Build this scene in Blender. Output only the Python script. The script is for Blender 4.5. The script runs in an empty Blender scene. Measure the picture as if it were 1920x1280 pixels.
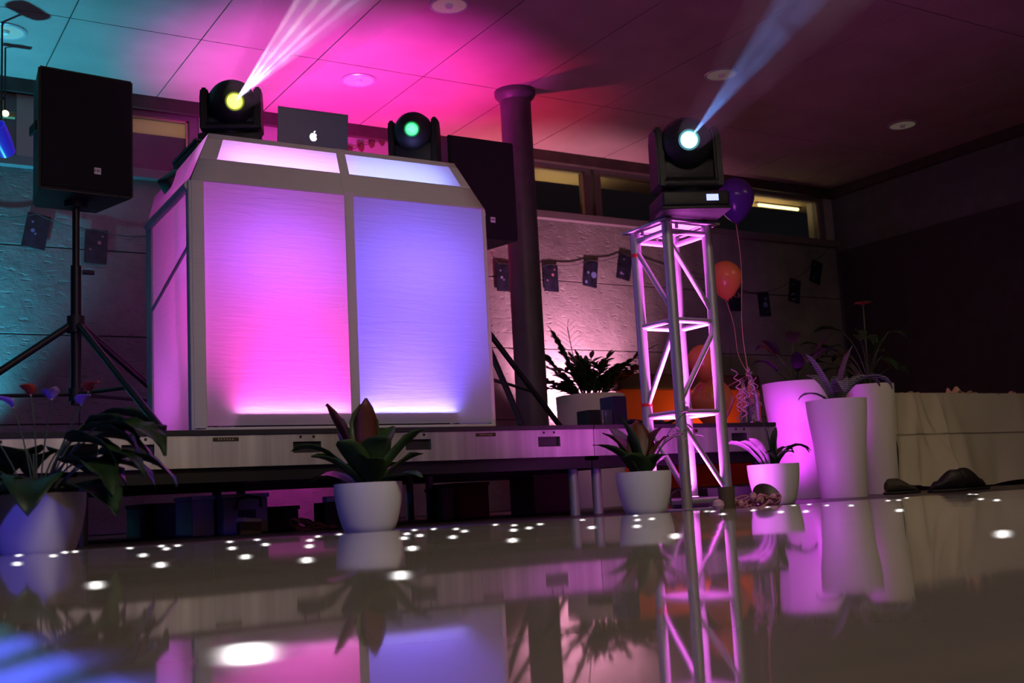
import bpy, bmesh, math, random
from mathutils import Vector, Matrix, Euler
random.seed(7)
PI = math.pi
C = bpy.context.scene.collection
SC = bpy.context.scene

# ---------------------------------------------------------------- camera
F, YAW, PITCH, ROLL, CZ = 2130.0, -.553, .1384, -.0533, .092
def _axes():
    cy, sy = math.cos(YAW), math.sin(YAW)
    fw = Vector((-sy*math.cos(PITCH), cy*math.cos(PITCH), math.sin(PITCH)))
    r = Vector((cy, sy, 0)); u = r.cross(fw)
    c, s = math.cos(ROLL), math.sin(ROLL)
    return c*r+s*u, -s*r+c*u, fw
AR, AU, AF = _axes()
def ray(x, y): return AR*((x-960)/F) - AU*((y-640)/F) + AF
def atY(x, y, Y): d = ray(x, y); d = d*(Y/d.y); return Vector((d.x, d.y, d.z+CZ))
def atZ(x, y, Z): d = ray(x, y); d = d*((Z-CZ)/d.z); return Vector((d.x, d.y, d.z+CZ))
def atD(x, y, D): d = ray(x, y)*D; return Vector((d.x, d.y, d.z+CZ))
cam = bpy.data.cameras.new('camera'); co = bpy.data.objects.new('camera', cam); C.objects.link(co)
cam.sensor_width = 22.3; cam.sensor_fit = 'HORIZONTAL'; cam.lens = F/1920*22.3
M = Matrix((AR, AU, -AF)).transposed().to_4x4(); M.translation = Vector((0, 0, CZ))
co.matrix_world = M; cam.clip_start = .02; cam.clip_end = 60
cam.dof.use_dof = True; cam.dof.focus_distance = 5.6; cam.dof.aperture_fstop = 2.4
SC.camera = co
SC.view_settings.view_transform = 'Standard'; SC.view_settings.look = 'None'
SC.view_settings.exposure = 0.0; SC.view_settings.gamma = 1.0
SC.view_settings.use_curve_mapping = False
w = bpy.data.worlds.new('night'); SC.world = w; w.use_nodes = True
w.node_tree.nodes['Background'].inputs[0].default_value = (.010, .010, .012, 1)
w.node_tree.nodes['Background'].inputs[1].default_value = .3
SC.cycles.max_bounces = 8; SC.cycles.transmission_bounces = 6; SC.cycles.transparent_max_bounces = 8
SC.cycles.volume_bounces = 0; SC.cycles.sample_clamp_indirect = 4.0

def look(o, d):
    o.rotation_euler = Vector(d).to_track_quat('-Z', 'Y').to_euler()
def spot(name, p, d, power, col, size, blend=.5, rad=.03):
    l = bpy.data.lights.new(name, 'SPOT'); l.energy = power; l.color = col; l.spot_size = math.radians(size)
    l.spot_blend = blend; l.shadow_soft_size = rad
    o = bpy.data.objects.new(name, l); C.objects.link(o); o.location = p; look(o, d); return o
def area(name, p, d, power, col, sx, sy, spread=180):
    l = bpy.data.lights.new(name, 'AREA'); l.energy = power; l.color = col; l.shape = 'RECTANGLE'; l.size = sx; l.size_y = sy
    l.spread = math.radians(spread)
    o = bpy.data.objects.new(name, l); C.objects.link(o); o.location = p; look(o, d); return o

SZ = .447      # stage top height
# room light: dim warm ceiling lamps over the dance floor side of the hall
area('hall_lamp_light', (1.6, .2, 3.0), (.10, .62, -.80), 25, (1, .84, .66), 1.6, .5, 118)
area('hall_lamp_light', (6.2, 2.2, 3.0), (.18, .70, -.80), 7, (1, .78, .48), 1.2, .5, 110)  # extra lamp added to light the tablecloth
area('bar_lamp_light', (1.5, -4.5, 2.3), (.30, 1, .10), 22, (1, .50, .26), 3.0, .8)
# magenta and crimson uplighters behind the booth by the wall
spot('magenta_uplight', (3.05, 7.1, .55), (.06, .10, 1), 900, (1, .045, .78), 66, .95)
spot('violet_uplight', (2.6, 6.9, .55), (.0, .05, 1), 260, (.62, .16, 1), 50, .95)
spot('crimson_uplight', (4.10, 7.62, .55), (.0, .08, 1), 330, (1, .02, .13), 72, .95)
# cyan uplighter at the left wall
spot('cyan_uplight', (.56, 8.00, .20), (-.22, .02, 1), 620, (.06, .66, 1), 112, .9)
# planter uplighter by the rear wall
spot('planter_uplight', (5.64, 7.86, .78), (.02, .70, .66), 330, (1, .36, .60), 120, .7, .05)
# inside the truss tower and beside it
area('truss_uplight', (3.45, 4.10, .075), (0, 0, 1), 13, (1, .12, .95), .16, .16, 150)
spot('truss_uplight', (3.45, 4.10, .10), (0, 0, 1), 900, (1, .14, .95), 46, 1, .06)
spot('truss_glow', (4.68, 4.84, .08), (.74, .60, .36), 95, (.80, .05, 1), 48, 1, .06)  # added hidden lamp, stands in for truss light reaching the planters
spot('truss_glow', (4.68, 4.84, .08), (.78, .20, .42), 6, (.72, .10, 1), 120, 1, .06)
spot('truss_glow', (3.62, 4.14, .12), (1, .25, .25), 13, (.80, .10, 1), 100, .9, .06)
spot('truss_glow', (3.62, 4.30, .14), (.55, 1, .45), 16, (.95, .12, 1), 80, .95, .06)
# blue light from the left on the floor
spot('blue_floor_light', (-.95, 1.75, .35), (1, .95, -.12), 55, (.10, .08, 1), 90, .9, .06)
for yb in (.36, .46, .57, .69): spot('blue_floor_light', (-.50, yb+.12, .46), (.560, -.12, -.445), 190, (.09, .11, 1), 7.5, .7, .01)

# ---------------------------------------------------------------- materials
MATS = {}
def mat(name, col, rough=.6, metal=0, bump=0, bscale=60, mott=0, mscale=8, emit=None, es=0, transl=0, spec=.5, trans=0, ior=1.45, coat=0):
    if name in MATS: return MATS[name]
    m = bpy.data.materials.new(name); m.use_nodes = True; nt = m.node_tree; N = nt.nodes; L = nt.links
    b = N['Principled BSDF']; b.inputs['Base Color'].default_value = (*col, 1)
    b.inputs['Roughness'].default_value = rough; b.inputs['Metallic'].default_value = metal
    b.inputs['Specular IOR Level'].default_value = spec; b.inputs['IOR'].default_value = ior
    b.inputs['Transmission Weight'].default_value = trans; b.inputs['Coat Weight'].default_value = coat
    tc = N.new('ShaderNodeTexCoord')
    if mott:
        n = N.new('ShaderNodeTexNoise'); n.inputs['Scale'].default_value = mscale; n.inputs['Detail'].default_value = 6
        L.new(tc.outputs['Object'], n.inputs['Vector'])
        r = N.new('ShaderNodeValToRGB'); r.color_ramp.elements[0].position = .3; r.color_ramp.elements[1].position = .7
        r.color_ramp.elements[0].color = (*[c*(1-mott) for c in col], 1); r.color_ramp.elements[1].color = (*[min(1, c*(1+mott*.6)) for c in col], 1)
        L.new(n.outputs[0], r.inputs[0]); L.new(r.outputs[0], b.inputs['Base Color'])
    if bump:
        n2 = N.new('ShaderNodeTexNoise'); n2.inputs['Scale'].default_value = bscale; n2.inputs['Detail'].default_value = 5
        L.new(tc.outputs['Object'], n2.inputs['Vector'])
        bp = N.new('ShaderNodeBump'); bp.inputs['Strength'].default_value = bump; bp.inputs['Distance'].default_value = .01
        L.new(n2.outputs[0], bp.inputs['Height']); L.new(bp.outputs[0], b.inputs['Normal'])
    if emit:
        b.inputs['Emission Color'].default_value = (*emit, 1); b.inputs['Emission Strength'].default_value = es
    if transl:
        t = N.new('ShaderNodeBsdfTranslucent'); t.inputs[0].default_value = (*col, 1)
        mx = N.new('ShaderNodeMixShader'); mx.inputs[0].default_value = transl
        L.new(b.outputs[0], mx.inputs[1]); L.new(t.outputs[0], mx.inputs[2])
        L.new(mx.outputs[0], N['Material Output'].inputs['Surface'])
    MATS[name] = m; return m

black = mat('black_plastic', (.012, .012, .014), .5, bump=.2, bscale=200)
blackm = mat('black_metal', (.015, .015, .017), .42, .3)
grille = mat('speaker_grille', (.008, .008, .009), .65, bump=.8, bscale=400)
alu = mat('aluminium', (.42, .41, .43), .48, .55, bump=.08, bscale=150)
white_pot = mat('white_ceramic', (.74, .73, .71), .42, bump=.05, bscale=40)
soil = mat('dark_soil', (.03, .02, .015), .95, bump=1, bscale=120)
leaf_d = mat('dark_green_leaf', (.020, .055, .016), .42, mott=.5, mscale=14, transl=.15)
leaf_m = mat('mid_green_leaf', (.05, .11, .03), .42, mott=.5, mscale=12, transl=.25)
leaf_r = mat('reddish_leaf', (.16, .045, .03), .42, mott=.6, mscale=10, transl=.3)
stem_m = mat('stem_green', (.05, .08, .03), .6)

def wire_tex(m_name, col, rough, stripe, axis_scale):
    """leaf with cross bands"""
    m = mat(m_name, col, rough, transl=.1); nt = m.node_tree; N = nt.nodes; L = nt.links
    tc = N.new('ShaderNodeTexCoord'); wv = N.new('ShaderNodeTexWave'); wv.inputs['Scale'].default_value = axis_scale
    wv.bands_direction = 'Z'; wv.inputs['Distortion'].default_value = 2.5; wv.inputs['Detail'].default_value = 2
    L.new(tc.outputs['Object'], wv.inputs['Vector'])
    r = N.new('ShaderNodeValToRGB'); r.color_ramp.elements[0].position = .35; r.color_ramp.elements[1].position = .65
    r.color_ramp.elements[0].color = (*stripe, 1); r.color_ramp.elements[1].color = (*col, 1)
    L.new(wv.outputs[0], r.inputs[0]); L.new(r.outputs[0], N['Principled BSDF'].inputs['Base Color'])
    return m
leaf_s = wire_tex('silver_banded_leaf', (.05, .08, .07), .5, (.30, .32, .34), 26)

# ---------------------------------------------------------------- mesh helpers
class MB:
    def __init__(s): s.bm = bmesh.new()
    def box(s, a, b, rot=None, bev=0):
        x0, y0, z0 = a; x1, y1, z1 = b
        vs = [Vector(p) for p in ((x0,y0,z0),(x1,y0,z0),(x1,y1,z0),(x0,y1,z0),(x0,y0,z1),(x1,y0,z1),(x1,y1,z1),(x0,y1,z1))]
        if rot: vs = [rot @ v for v in vs]
        V = [s.bm.verts.new(v) for v in vs]
        fs = [s.bm.faces.new([V[i] for i in f]) for f in ((0,3,2,1),(4,5,6,7),(0,1,5,4),(1,2,6,5),(2,3,7,6),(3,0,4,7))]
        if bev:
            es = list({e for f in fs for e in f.edges})
            bmesh.ops.bevel(s.bm, geom=es, offset=bev, segments=3, affect='EDGES', profile=.5)
        return s
    def tube(s, pts, r, n=12, cap=True):
        pts = [Vector(p) for p in pts]; rs = r if isinstance(r, (list, tuple)) else [r]*len(pts)
        rings = []; ref = None
        for i, p in enumerate(pts):
            t = (pts[min(i+1, len(pts)-1)]-pts[max(i-1, 0)]).normalized()
            if ref is None: ref = t.orthogonal().normalized()
            ref = (ref - t*ref.dot(t)).normalized(); b = t.cross(ref)
            rings.append([s.bm.verts.new(p+(ref*math.cos(2*PI*k/n)+b*math.sin(2*PI*k/n))*rs[i]) for k in range(n)])
        for a, b in zip(rings, rings[1:]):
            for k in range(n): s.bm.faces.new((a[k], a[(k+1) % n], b[(k+1) % n], b[k]))
        if cap:
            s.bm.faces.new(rings[0][::-1]); s.bm.faces.new(rings[-1])
        return s
    def lathe(s, prof, n=40, c=(0, 0, 0), rot=None):
        c = Vector(c); rings = []
        for r, z in prof:
            if r < 1e-6:
                v = Vector((0, 0, z)); rings.append([s.bm.verts.new(c+(rot @ v if rot else v))]); continue
            ring = []
            for k in range(n):
                v = Vector((r*math.cos(2*PI*k/n), r*math.sin(2*PI*k/n), z)); ring.append(s.bm.verts.new(c+(rot @ v if rot else v)))
            rings.append(ring)
        for a, b in zip(rings, rings[1:]):
            for k in range(n):
                if len(a) == 1 and len(b) == 1: continue
                if len(a) == 1: s.bm.faces.new((a[0], b[k], b[(k+1) % n]))
                elif len(b) == 1: s.bm.faces.new((a[k], b[0], a[(k+1) % n]))
                else: s.bm.faces.new((a[k], a[(k+1) % n], b[(k+1) % n], b[k]))
        return s
    def prism(s, poly, off):
        off = Vector(off); A = [s.bm.verts.new(Vector(p)) for p in poly]; B = [s.bm.verts.new(Vector(p)+off) for p in poly]; n = len(A)
        s.bm.faces.new(A[::-1]); s.bm.faces.new(B)
        for i in range(n): s.bm.faces.new((A[i], A[(i+1) % n], B[(i+1) % n], B[i]))
        return s
    def grid(s, fn, nu, nv):
        G = [[s.bm.verts.new(fn(i/nu, j/nv)) for j in range(nv+1)] for i in range(nu+1)]
        for i in range(nu):
            for j in range(nv): s.bm.faces.new((G[i][j], G[i+1][j], G[i+1][j+1], G[i][j+1]))
        return s
    def leaf(s, base, az, el, length, width, bend, shape='lance', fold=.25, twist=0, nl=9, thick=.0012):
        """a curved blade with a channel along its midrib and a little thickness"""
        p = Vector(base); st = length/nl; rows = []
        for i in range(nl+1):
            t = i/nl; e = el - bend*t*t if shape != 'arch' else el - bend*t
            d = Vector((math.cos(az)*math.cos(e), math.sin(az)*math.cos(e), math.sin(e)))
            side = Vector((-math.sin(az), math.cos(az), 0)); up = side.cross(d)*-1
            a = twist*t; sd = side*math.cos(a)+up*math.sin(a); uu = up*math.cos(a)-side*math.sin(a)
            if shape == 'strap': wd = width*min(1, .55+t*1.3)*(1-max(0, t-.72)**2*11.5)
            elif shape == 'heart': wd = width*(math.sin(PI*min(1, t*1.02))**.6)*(1.25-.75*t)
            else: wd = width*math.sin(PI*(t*.97+.03))**.75
            wd = max(wd, .0015); row = []
            for j in range(-2, 3):
                q = j/2; row.append(p+sd*(q*wd/2)+uu*(abs(q)**1.3*wd*fold*.5+random.uniform(-.002, .002)*abs(q)*(width/.05)))
            rows.append(row); p = p+d*st
        T = [[s.bm.verts.new(v) for v in r] for r in rows]
        for a, b in zip(T, T[1:]):
            for j in range(4): s.bm.faces.new((a[j], a[j+1], b[j+1], b[j]))
        return rows[-1][2]
    def build(s, name, m, parent=None, smooth=True, sub=0, solid=0, loc=None):
        bmesh.ops.recalc_face_normals(s.bm, faces=s.bm.faces) if not solid else None
        me = bpy.data.meshes.new(name); s.bm.to_mesh(me); s.bm.free()
        me.materials.append(m)
        if smooth:
            me.polygons.foreach_set('use_smooth', [True]*len(me.polygons))
            try: me.set_sharp_from_angle(angle=math.radians(35))
            except Exception: pass
        o = bpy.data.objects.new(name, me); C.objects.link(o)
        if parent: o.parent = parent
        if loc: o.location = loc
        if solid:
            md = o.modifiers.new('s', 'SOLIDIFY'); md.thickness = solid
        if sub:
            md = o.modifiers.new('d', 'SUBSURF'); md.levels = sub; md.render_levels = sub
        return o
def tag(o, label=None, cat=None, group=None, kind=None):
    if label: o['label'] = label
    if cat: o['category'] = cat
    if group: o['group'] = group
    if kind: o['kind'] = kind
    return o
def thing(name, label, cat, loc=(0, 0, 0), rz=0, group=None):
    o = bpy.data.objects.new(name, None); C.objects.link(o); o.location = loc; o.rotation_euler = (0, 0, rz); o.empty_display_size = .1
    return tag(o, label, cat, group)
def struct(o): o['kind'] = 'structure'; return o
def copy_tree(o, parent=None):
    c = o.copy(); C.objects.link(c); c.parent = parent
    for ch in [x for x in bpy.data.objects if x.parent == o]: copy_tree(ch, c)
    return c
def text(name, s, size, m, parent, loc, rot, ext=.001):
    cu = bpy.data.curves.new(name, 'FONT'); cu.body = s; cu.size = size; cu.extrude = ext; cu.align_x = 'CENTER'; cu.align_y = 'CENTER'
    t = bpy.data.objects.new('tmp', cu); C.objects.link(t)
    me = bpy.data.meshes.new_from_object(t.evaluated_get(bpy.context.evaluated_depsgraph_get())); bpy.data.objects.remove(t)
    me.materials.clear(); me.materials.append(m)
    o = bpy.data.objects.new(name, me); C.objects.link(o); o.parent = parent; o.location = loc; o.rotation_euler = rot; return o

# ---------------------------------------------------------------- room shell
H = 3.10; CEIL = H+CZ; YW = 2.665*H; XR = 1.114*YW; XL = -3.2; YB = -6.5
def concrete_mat():
    m = bpy.data.materials.new('board_concrete'); m.use_nodes = True; nt = m.node_tree; N = nt.nodes; L = nt.links; b = N['Principled BSDF']
    tc = N.new('ShaderNodeTexCoord'); n = N.new('ShaderNodeTexNoise'); n.inputs['Scale'].default_value = 2.2; n.inputs['Detail'].default_value = 9; n.inputs['Roughness'].default_value = .65
    L.new(tc.outputs['Object'], n.inputs['Vector']); r = N.new('ShaderNodeValToRGB')
    r.color_ramp.elements[0].position = .3; r.color_ramp.elements[0].color = (.12, .115, .11, 1); r.color_ramp.elements[1].position = .7; r.color_ramp.elements[1].color = (.23, .22, .21, 1)
    L.new(n.outputs[0], r.inputs[0]); L.new(r.outputs[0], b.inputs['Base Color']); b.inputs['Roughness'].default_value = .85
    n2 = N.new('ShaderNodeTexNoise'); n2.inputs['Scale'].default_value = 7; n2.inputs['Detail'].default_value = 8; n2.inputs['Roughness'].default_value = .7
    L.new(tc.outputs['Object'], n2.inputs['Vector'])
    v = N.new('ShaderNodeTexNoise'); v.inputs['Scale'].default_value = 26; v.inputs['Detail'].default_value = 3
    mp = N.new('ShaderNodeMapping'); mp.inputs['Scale'].default_value = (.5, 1, 1.6); L.new(tc.outputs['Object'], mp.inputs[0]); L.new(mp.outputs[0], v.inputs['Vector'])
    rr = N.new('ShaderNodeValToRGB'); rr.color_ramp.elements[0].position = .30; rr.color_ramp.elements[1].position = .40
    L.new(v.outputs[0], rr.inputs[0]); mm = N.new('ShaderNodeMath'); mm.operation = 'MULTIPLY_ADD'; mm.inputs[1].default_value = .5
    L.new(rr.outputs[0], mm.inputs[0]); L.new(n2.outputs[0], mm.inputs[2])
    bp = N.new('ShaderNodeBump'); bp.inputs['Strength'].default_value = .55; bp.inputs['Distance'].default_value = .02
    L.new(mm.outputs[0], bp.inputs['Height']); L.new(bp.outputs[0], b.inputs['Normal']); return m
conc = concrete_mat()
plaster = mat('painted_plaster', (.36, .33, .31), .8, bump=.1, bscale=30)
ceil_m = mat('ceiling_board', (.33, .24, .215), .85, bump=.25, bscale=90, mott=.12, mscale=2.5)
groove = mat('groove_dark', (.03, .025, .022), .9)
dark_wood = mat('dark_beam_wood', (.045, .03, .028), .6, mott=.4)
frame_m = mat('window_frame_paint', (.13, .115, .12), .5)
lite_frame = mat('pale_window_bead', (.42, .36, .2), .45)
floor_m = mat('brown_vinyl_floor', (.045, .035, .032), .38, mott=.3, mscale=3, bump=.1, bscale=12)
dark_panel = mat('dark_wall_cladding', (.022, .02, .026), .7, mott=.3)
gray_wall = mat('grey_green_wall', (.085, .095, .095), .85, mott=.15)

struct(MB().box((XL-.2, YB-.2, -.1), (XR+.2, YW+.25, 0)).build('floor', floor_m, smooth=False))
# ceiling boards with open joints
cb = MB(); P0 = .1465*H; PX = .2635*H
xs = [P0+PX*k for k in range(-14, 40)]; xs = [XL]+[x for x in xs if XL+.05 < x < XR-.05]+[XR]
ys = [YB]+[2.28*H-.775*H*k for k in range(5, -1, -1)]+[YW]; ys = sorted(y for y in ys if YB <= y <= YW)
for x0, x1 in zip(xs, xs[1:]):
    for y0, y1 in zip(ys, ys[1:]): cb.box((x0+.004, y0+.004, CEIL), (x1-.004, y1-.004, CEIL+.015))
ce = cb.build('ceiling', ceil_m, smooth=False); struct(ce)
MB().box((XL-.2, YB-.2, CEIL+.02), (XR+.2, YW+.25, CEIL+.1)).build('joint_backing', groove, ce, smooth=False)

# back wall: concrete up to the ledge, clerestory windows above, solid plaster bay behind the booth
ZS = .300*YW+CZ; ZG0 = .309*YW+CZ; ZG1 = .359*YW+CZ; ZH = .363*YW+CZ
wb = MB(); joints = (.157*YW+CZ, .232*YW+CZ, .082*YW+CZ)
zz = [0]+sorted(joints)+[ZS]; xj = [XL-.2, -.9, 1.55, 3.97, 5.34, 7.6, XR+.2]
for z0, z1 in zip(zz, zz[1:]):
    for x0, x1 in zip(xj, xj[1:]): wb.box((x0+.003, YW, z0+.004), (x1-.003, YW+.25, z1-.004), bev=.003)
wbo = struct(wb.build('wall_back', conc, smooth=False))
MB().box((XL-.2, YW+.012, 0), (XR+.2, YW+.24, ZS-.02)).build('joint_backing', groove, wbo, smooth=False)
up = MB(); up.box((.292*YW+.0, YW, ZS), (.60*YW, YW+.25, CEIL+.02)); up.box((.137*YW, YW, ZS), (.178*YW, YW+.25, CEIL+.02))
up.box((XL-.2, YW, ZS), (XL+.4, YW+.25, CEIL+.02)); up.box((1.10*YW, YW, ZS), (XR+.2, YW+.25, CEIL+.02))
up.build('upper_wall', plaster, wbo, smooth=False)
struct(MB().box((XL, YW-.05, ZH), (XR, YW+.02, CEIL+.01)).build('trim_1', dark_wood, smooth=False))
struct(MB().box((XL, YW-.07, ZS-.015), (XR, YW+.0, ZS+.055), bev=.005).build('trim_2', frame_m, smooth=False))
glass = mat('window_glass', (.9, .95, .95), .02, trans=1, ior=1.45)
def window(i, x0, x1):
    b = MB(); y0, y1 = YW+.01, YW+.11; fw = .07
    b.box((x0, y0, ZS+.03), (x1, y1, ZG0)); b.box((x0, y0, ZG1), (x1, y1, ZH+.02))
    b.box((x0, y0, ZG0), (x0+fw, y1, ZG1)); b.box((x1-fw, y0, ZG0), (x1, y1, ZG1))
    o = b.build('window_%d' % i, frame_m, smooth=False); struct(o)
    MB().box((x0+fw, YW+.05, ZG0), (x1-fw, YW+.058, ZG1)).build('pane', glass, o, smooth=False)
    k = MB()
    k.box((x0+fw, y0+.02, ZG1-.012), (x1-fw, y0+.034, ZG1)); k.box((x1-fw-.02, y0+.02, ZG0), (x1-fw, y0+.034, ZG1))
    k.build('glazing_bead', lite_frame, o, smooth=False)
for i, (a, b_) in enumerate(((-1.5, .137), (.178, .292), (.60, .733), (.738, .885), (.89, 1.10))):
    window(i+1, (a if a < 0 else a*YW), b_*YW)
# outside the glass: low eaves lit by a tube lamp, dark beyond
eave = mat('timber_eaves', (.45, .34, .18), .8)
struct(MB().box((XL, YW+.11, ZG1+.03), (XR+1, YW+.52, ZG1+.08)).build('trim_3', eave, smooth=False))
for a, b_ in ((2.0, 2.6), (5.3, 6.2), (8.0, 8.75)):
    area('eaves_light', ((a+b_)/2, YW+.40, ZG0+.04), (0, -.15, 1), 2.4 if a > 5 else .7, (1, .70, .38), b_-a, .05, 150)
tl = thing('tube_lamp', 'glowing yellow-white tube lamp outside the last window on the right', 'lamp', (0, 0, 0))
y_ = YW+.36
MB().tube([(.985*y_, y_, ZG1+.001), (1.052*y_, y_, ZG1+.001)], .016, 10).build('tube', mat('tube_glow', (1, .9, .6), emit=(1, .80, .32), es=3.0), tl)
MB().box((.98*y_, y_-.02, ZG1+.017), (1.057*y_, y_+.02, ZG1+.032)).build('housing', frame_m, tl)

# right wall, front wall, left wall
wr = MB().box((XR, YB, 0), (XR+.2, YW+.25, CEIL+.1)).build('wall_right', gray_wall, smooth=False); struct(wr)
MB().box((XR-.05, YB, 0), (XR, YW-.08, 2.50)).build('lower_cladding', dark_panel, wr, smooth=False)
struct(MB().box((XR-.05, YB, CEIL-.10), (XR, YW-.05, CEIL)).build('trim_4', dark_wood, smooth=False))
struct(MB().box((XL-.2, YB, 0), (XL, YW+.25, CEIL+.1)).build('wall_left', gray_wall, smooth=False))
struct(MB().box((XL-.2, YB-.2, 0), (XR+.2, YB, CEIL+.1)).build('wall_front', gray_wall, smooth=False))

# round column with flared head
cc = Vector((1.454*H, 2.28*H, 0)); cm = mat('column_paint', (.09, .075, .09), .45, mott=.2)
o = MB().lathe([(.118, 0), (.118, CEIL-.16), (.120, CEIL-.08), (.152, CEIL-.045), (.158, CEIL-.03), (.158, CEIL+.005), (0, CEIL+.005)], 48, cc).build('column', cm); struct(o)

# downlights
def downlight(p, label, tilt=0):
    t = thing('ceiling_downlight', label, 'ceiling light', (p.x, p.y, CEIL), random.uniform(0, 3), 'recessed round ceiling lights')
    MB().lathe([(.112, 0), (.128, 0), (.128, -.008), (.120, -.014), (.108, -.012), (.106, 0)], 40).build('trim_ring', mat('downlight_ring', (.5, .46, .5), .35, .4), t)
    g = MB(); n = 36
    for ring in range(1):
        g.lathe([(0, -.004), (.03, -.005), (.07, -.009), (.1085, -.011)], 36)
    o = g.build('reflector', mat('downlight_glass', (.62, .6, .5), .3, .4, bump=.8, bscale=26, emit=(1, .9, .62), es=.05), t)  # weak emission added to brighten the unlit disc
    MB().lathe([(0, -.030), (.018, -.026), (.026, -.012), (.026, -.004)], 20).build('lamp_bulb', mat('dull_glass', (.75, .75, .7), .15, bump=.3), t)
for x, y, lb in ((10, 57, 'round ceiling light cut by the left picture edge, above the tall speaker'), (672, 149, 'round ceiling light in the bright pink patch above the laptop'),
                 (842, 8, 'round ceiling light at the top edge above the green-lensed lamp'), (1352, 138, 'round ceiling light beside the blue beam'),
                 (1692, 233, 'faint round ceiling light with a tiny sparkle near the right wall')):
    downlight(atZ(x, y, CEIL), lb)

# ---------------------------------------------------------------- dance floor with star lights
df_m = bpy.data.materials.new('gloss_acrylic'); df_m.use_nodes = True
nt = df_m.node_tree; b = nt.nodes['Principled BSDF']; b.inputs['Base Color'].default_value = (.40, .36, .33, 1); b.inputs['Roughness'].default_value = .038; b.inputs['IOR'].default_value = 1.42
tc = nt.nodes.new('ShaderNodeTexCoord'); n = nt.nodes.new('ShaderNodeTexNoise'); n.inputs['Scale'].default_value = 2.4; n.inputs['Detail'].default_value = 1.5
nt.links.new(tc.outputs['Object'], n.inputs['Vector']); bp = nt.nodes.new('ShaderNodeBump'); bp.inputs['Strength'].default_value = .10; bp.inputs['Distance'].default_value = .010
nt.links.new(n.outputs[0], bp.inputs['Height']); nt.links.new(bp.outputs[0], b.inputs['Normal'])
DX0, DX1, DY0, DY1, DZ = .10, 6.20, -2.18, 2.70, .030
dance = thing('dance_floor', 'glossy white portable dance floor studded with tiny star lights', 'dance floor', (0, 0, 0))
for ix in range(5):
    for iy in range(4):
        x0 = DX0+1.22*ix; y1 = DY1-1.22*iy
        bb = MB().box((x0+.0004, y1-1.2196, .004), (x0+1.2196, y1-.0004, DZ), bev=.0012)
        bb.build('floor_panel', df_m, dance, smooth=False)
edge = mat('edge_ramp_metal', (.42, .42, .46), .38, .5, bump=.25, bscale=9, mott=.5, mscale=7)
rp = MB()
rp.prism([(DX0-.10, DY0, 0), (DX0-.001, DY0, 0), (DX0-.001, DY0, DZ-.001), (DX0-.10, DY0, .004)], (0, DY1-DY0, 0))
rp.prism([(DX0, DY1+.001, 0), (DX0, DY1+.03, 0), (DX0, DY1+.03, .006), (DX0, DY1+.001, DZ-.001)], (DX1-DX0, 0, 0))
rp.build('edge_ramp', edge, dance, smooth=False)
led_m = bpy.data.materials.new('star_light'); led_m.use_nodes = True; nt = led_m.node_tree; N = nt.nodes; L = nt.links
b = N['Principled BSDF']; tc = N.new('ShaderNodeTexCoord'); vl = N.new('ShaderNodeVectorMath'); vl.operation = 'LENGTH'; L.new(tc.outputs['Object'], vl.inputs[0])
mr = N.new('ShaderNodeMapRange'); mr.inputs[1].default_value = .0022; mr.inputs[2].default_value = .0155; mr.inputs[3].default_value = 1; mr.inputs[4].default_value = 0
L.new(vl.outputs['Value'], mr.inputs[0]); pw = N.new('ShaderNodeMath'); pw.operation = 'POWER'; pw.inputs[1].default_value = 4; L.new(mr.outputs[0], pw.inputs[0])
ml = N.new('ShaderNodeMath'); ml.operation = 'MULTIPLY'; ml.inputs[1].default_value = 20; L.new(pw.outputs[0], ml.inputs[0])
L.new(ml.outputs[0], b.inputs['Emission Strength']); b.inputs['Emission Color'].default_value = (1, .97, .95, 1); b.inputs['Base Color'].default_value = (.36, .33, .31, 1); b.inputs['Roughness'].default_value = .06
leds = [(32,1040),(93,1033),(100,1041),(133,1033),(32,1056),(223,1026),(270,1022),(312,1028),(333,1022),(268,1040),(301,1058),(180,1096),(431,1015),(435,1027),(474,1011),(460,1043),(498,1020),(575,1049),(581,1012),(580,1023),(596,1005),(636,1001),(751,1078),(758,1008),(763,1000),(787,1003),(773,1027),(777,993),(813,991),(855,991),(871,995),(849,1006),(929,983),(964,984),(963,993),(992,989),(961,1012),(1013,982),(1092,974),(1109,988),(1192,966),(1195,974),(1222,972),(1194,986),(1266,1004),(1325,958),(1336,958),(1355,963),(1412,956),(1439,950),(1464,959),(1511,958),(1488,947),(1517,945),(1550,947),(1596,947),(1665,938),(1685,937),(1686,956),(1700,933),(1819,926),(1830,926),(1839,935),(1869,937),(1880,1000),(465,1225)]
first = None
for x, y in leds:
    p = atZ(x, y, DZ+.0006); p.y = min(p.y, DY1-.012); p.x = max(p.x, DX0+.012)
    if first is None:
        first = MB().lathe([(0, 0), (.0065, 0), (.019, -.0003)], 24).build('star_light', led_m, dance); o = first
    else:
        o = first.copy(); C.objects.link(o)
    o.location = p
    if (x, y) == (465, 1225): o.scale = (1.5, 1.5, 1)  # enlarged disc stands in for bloom around the nearest light

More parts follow.
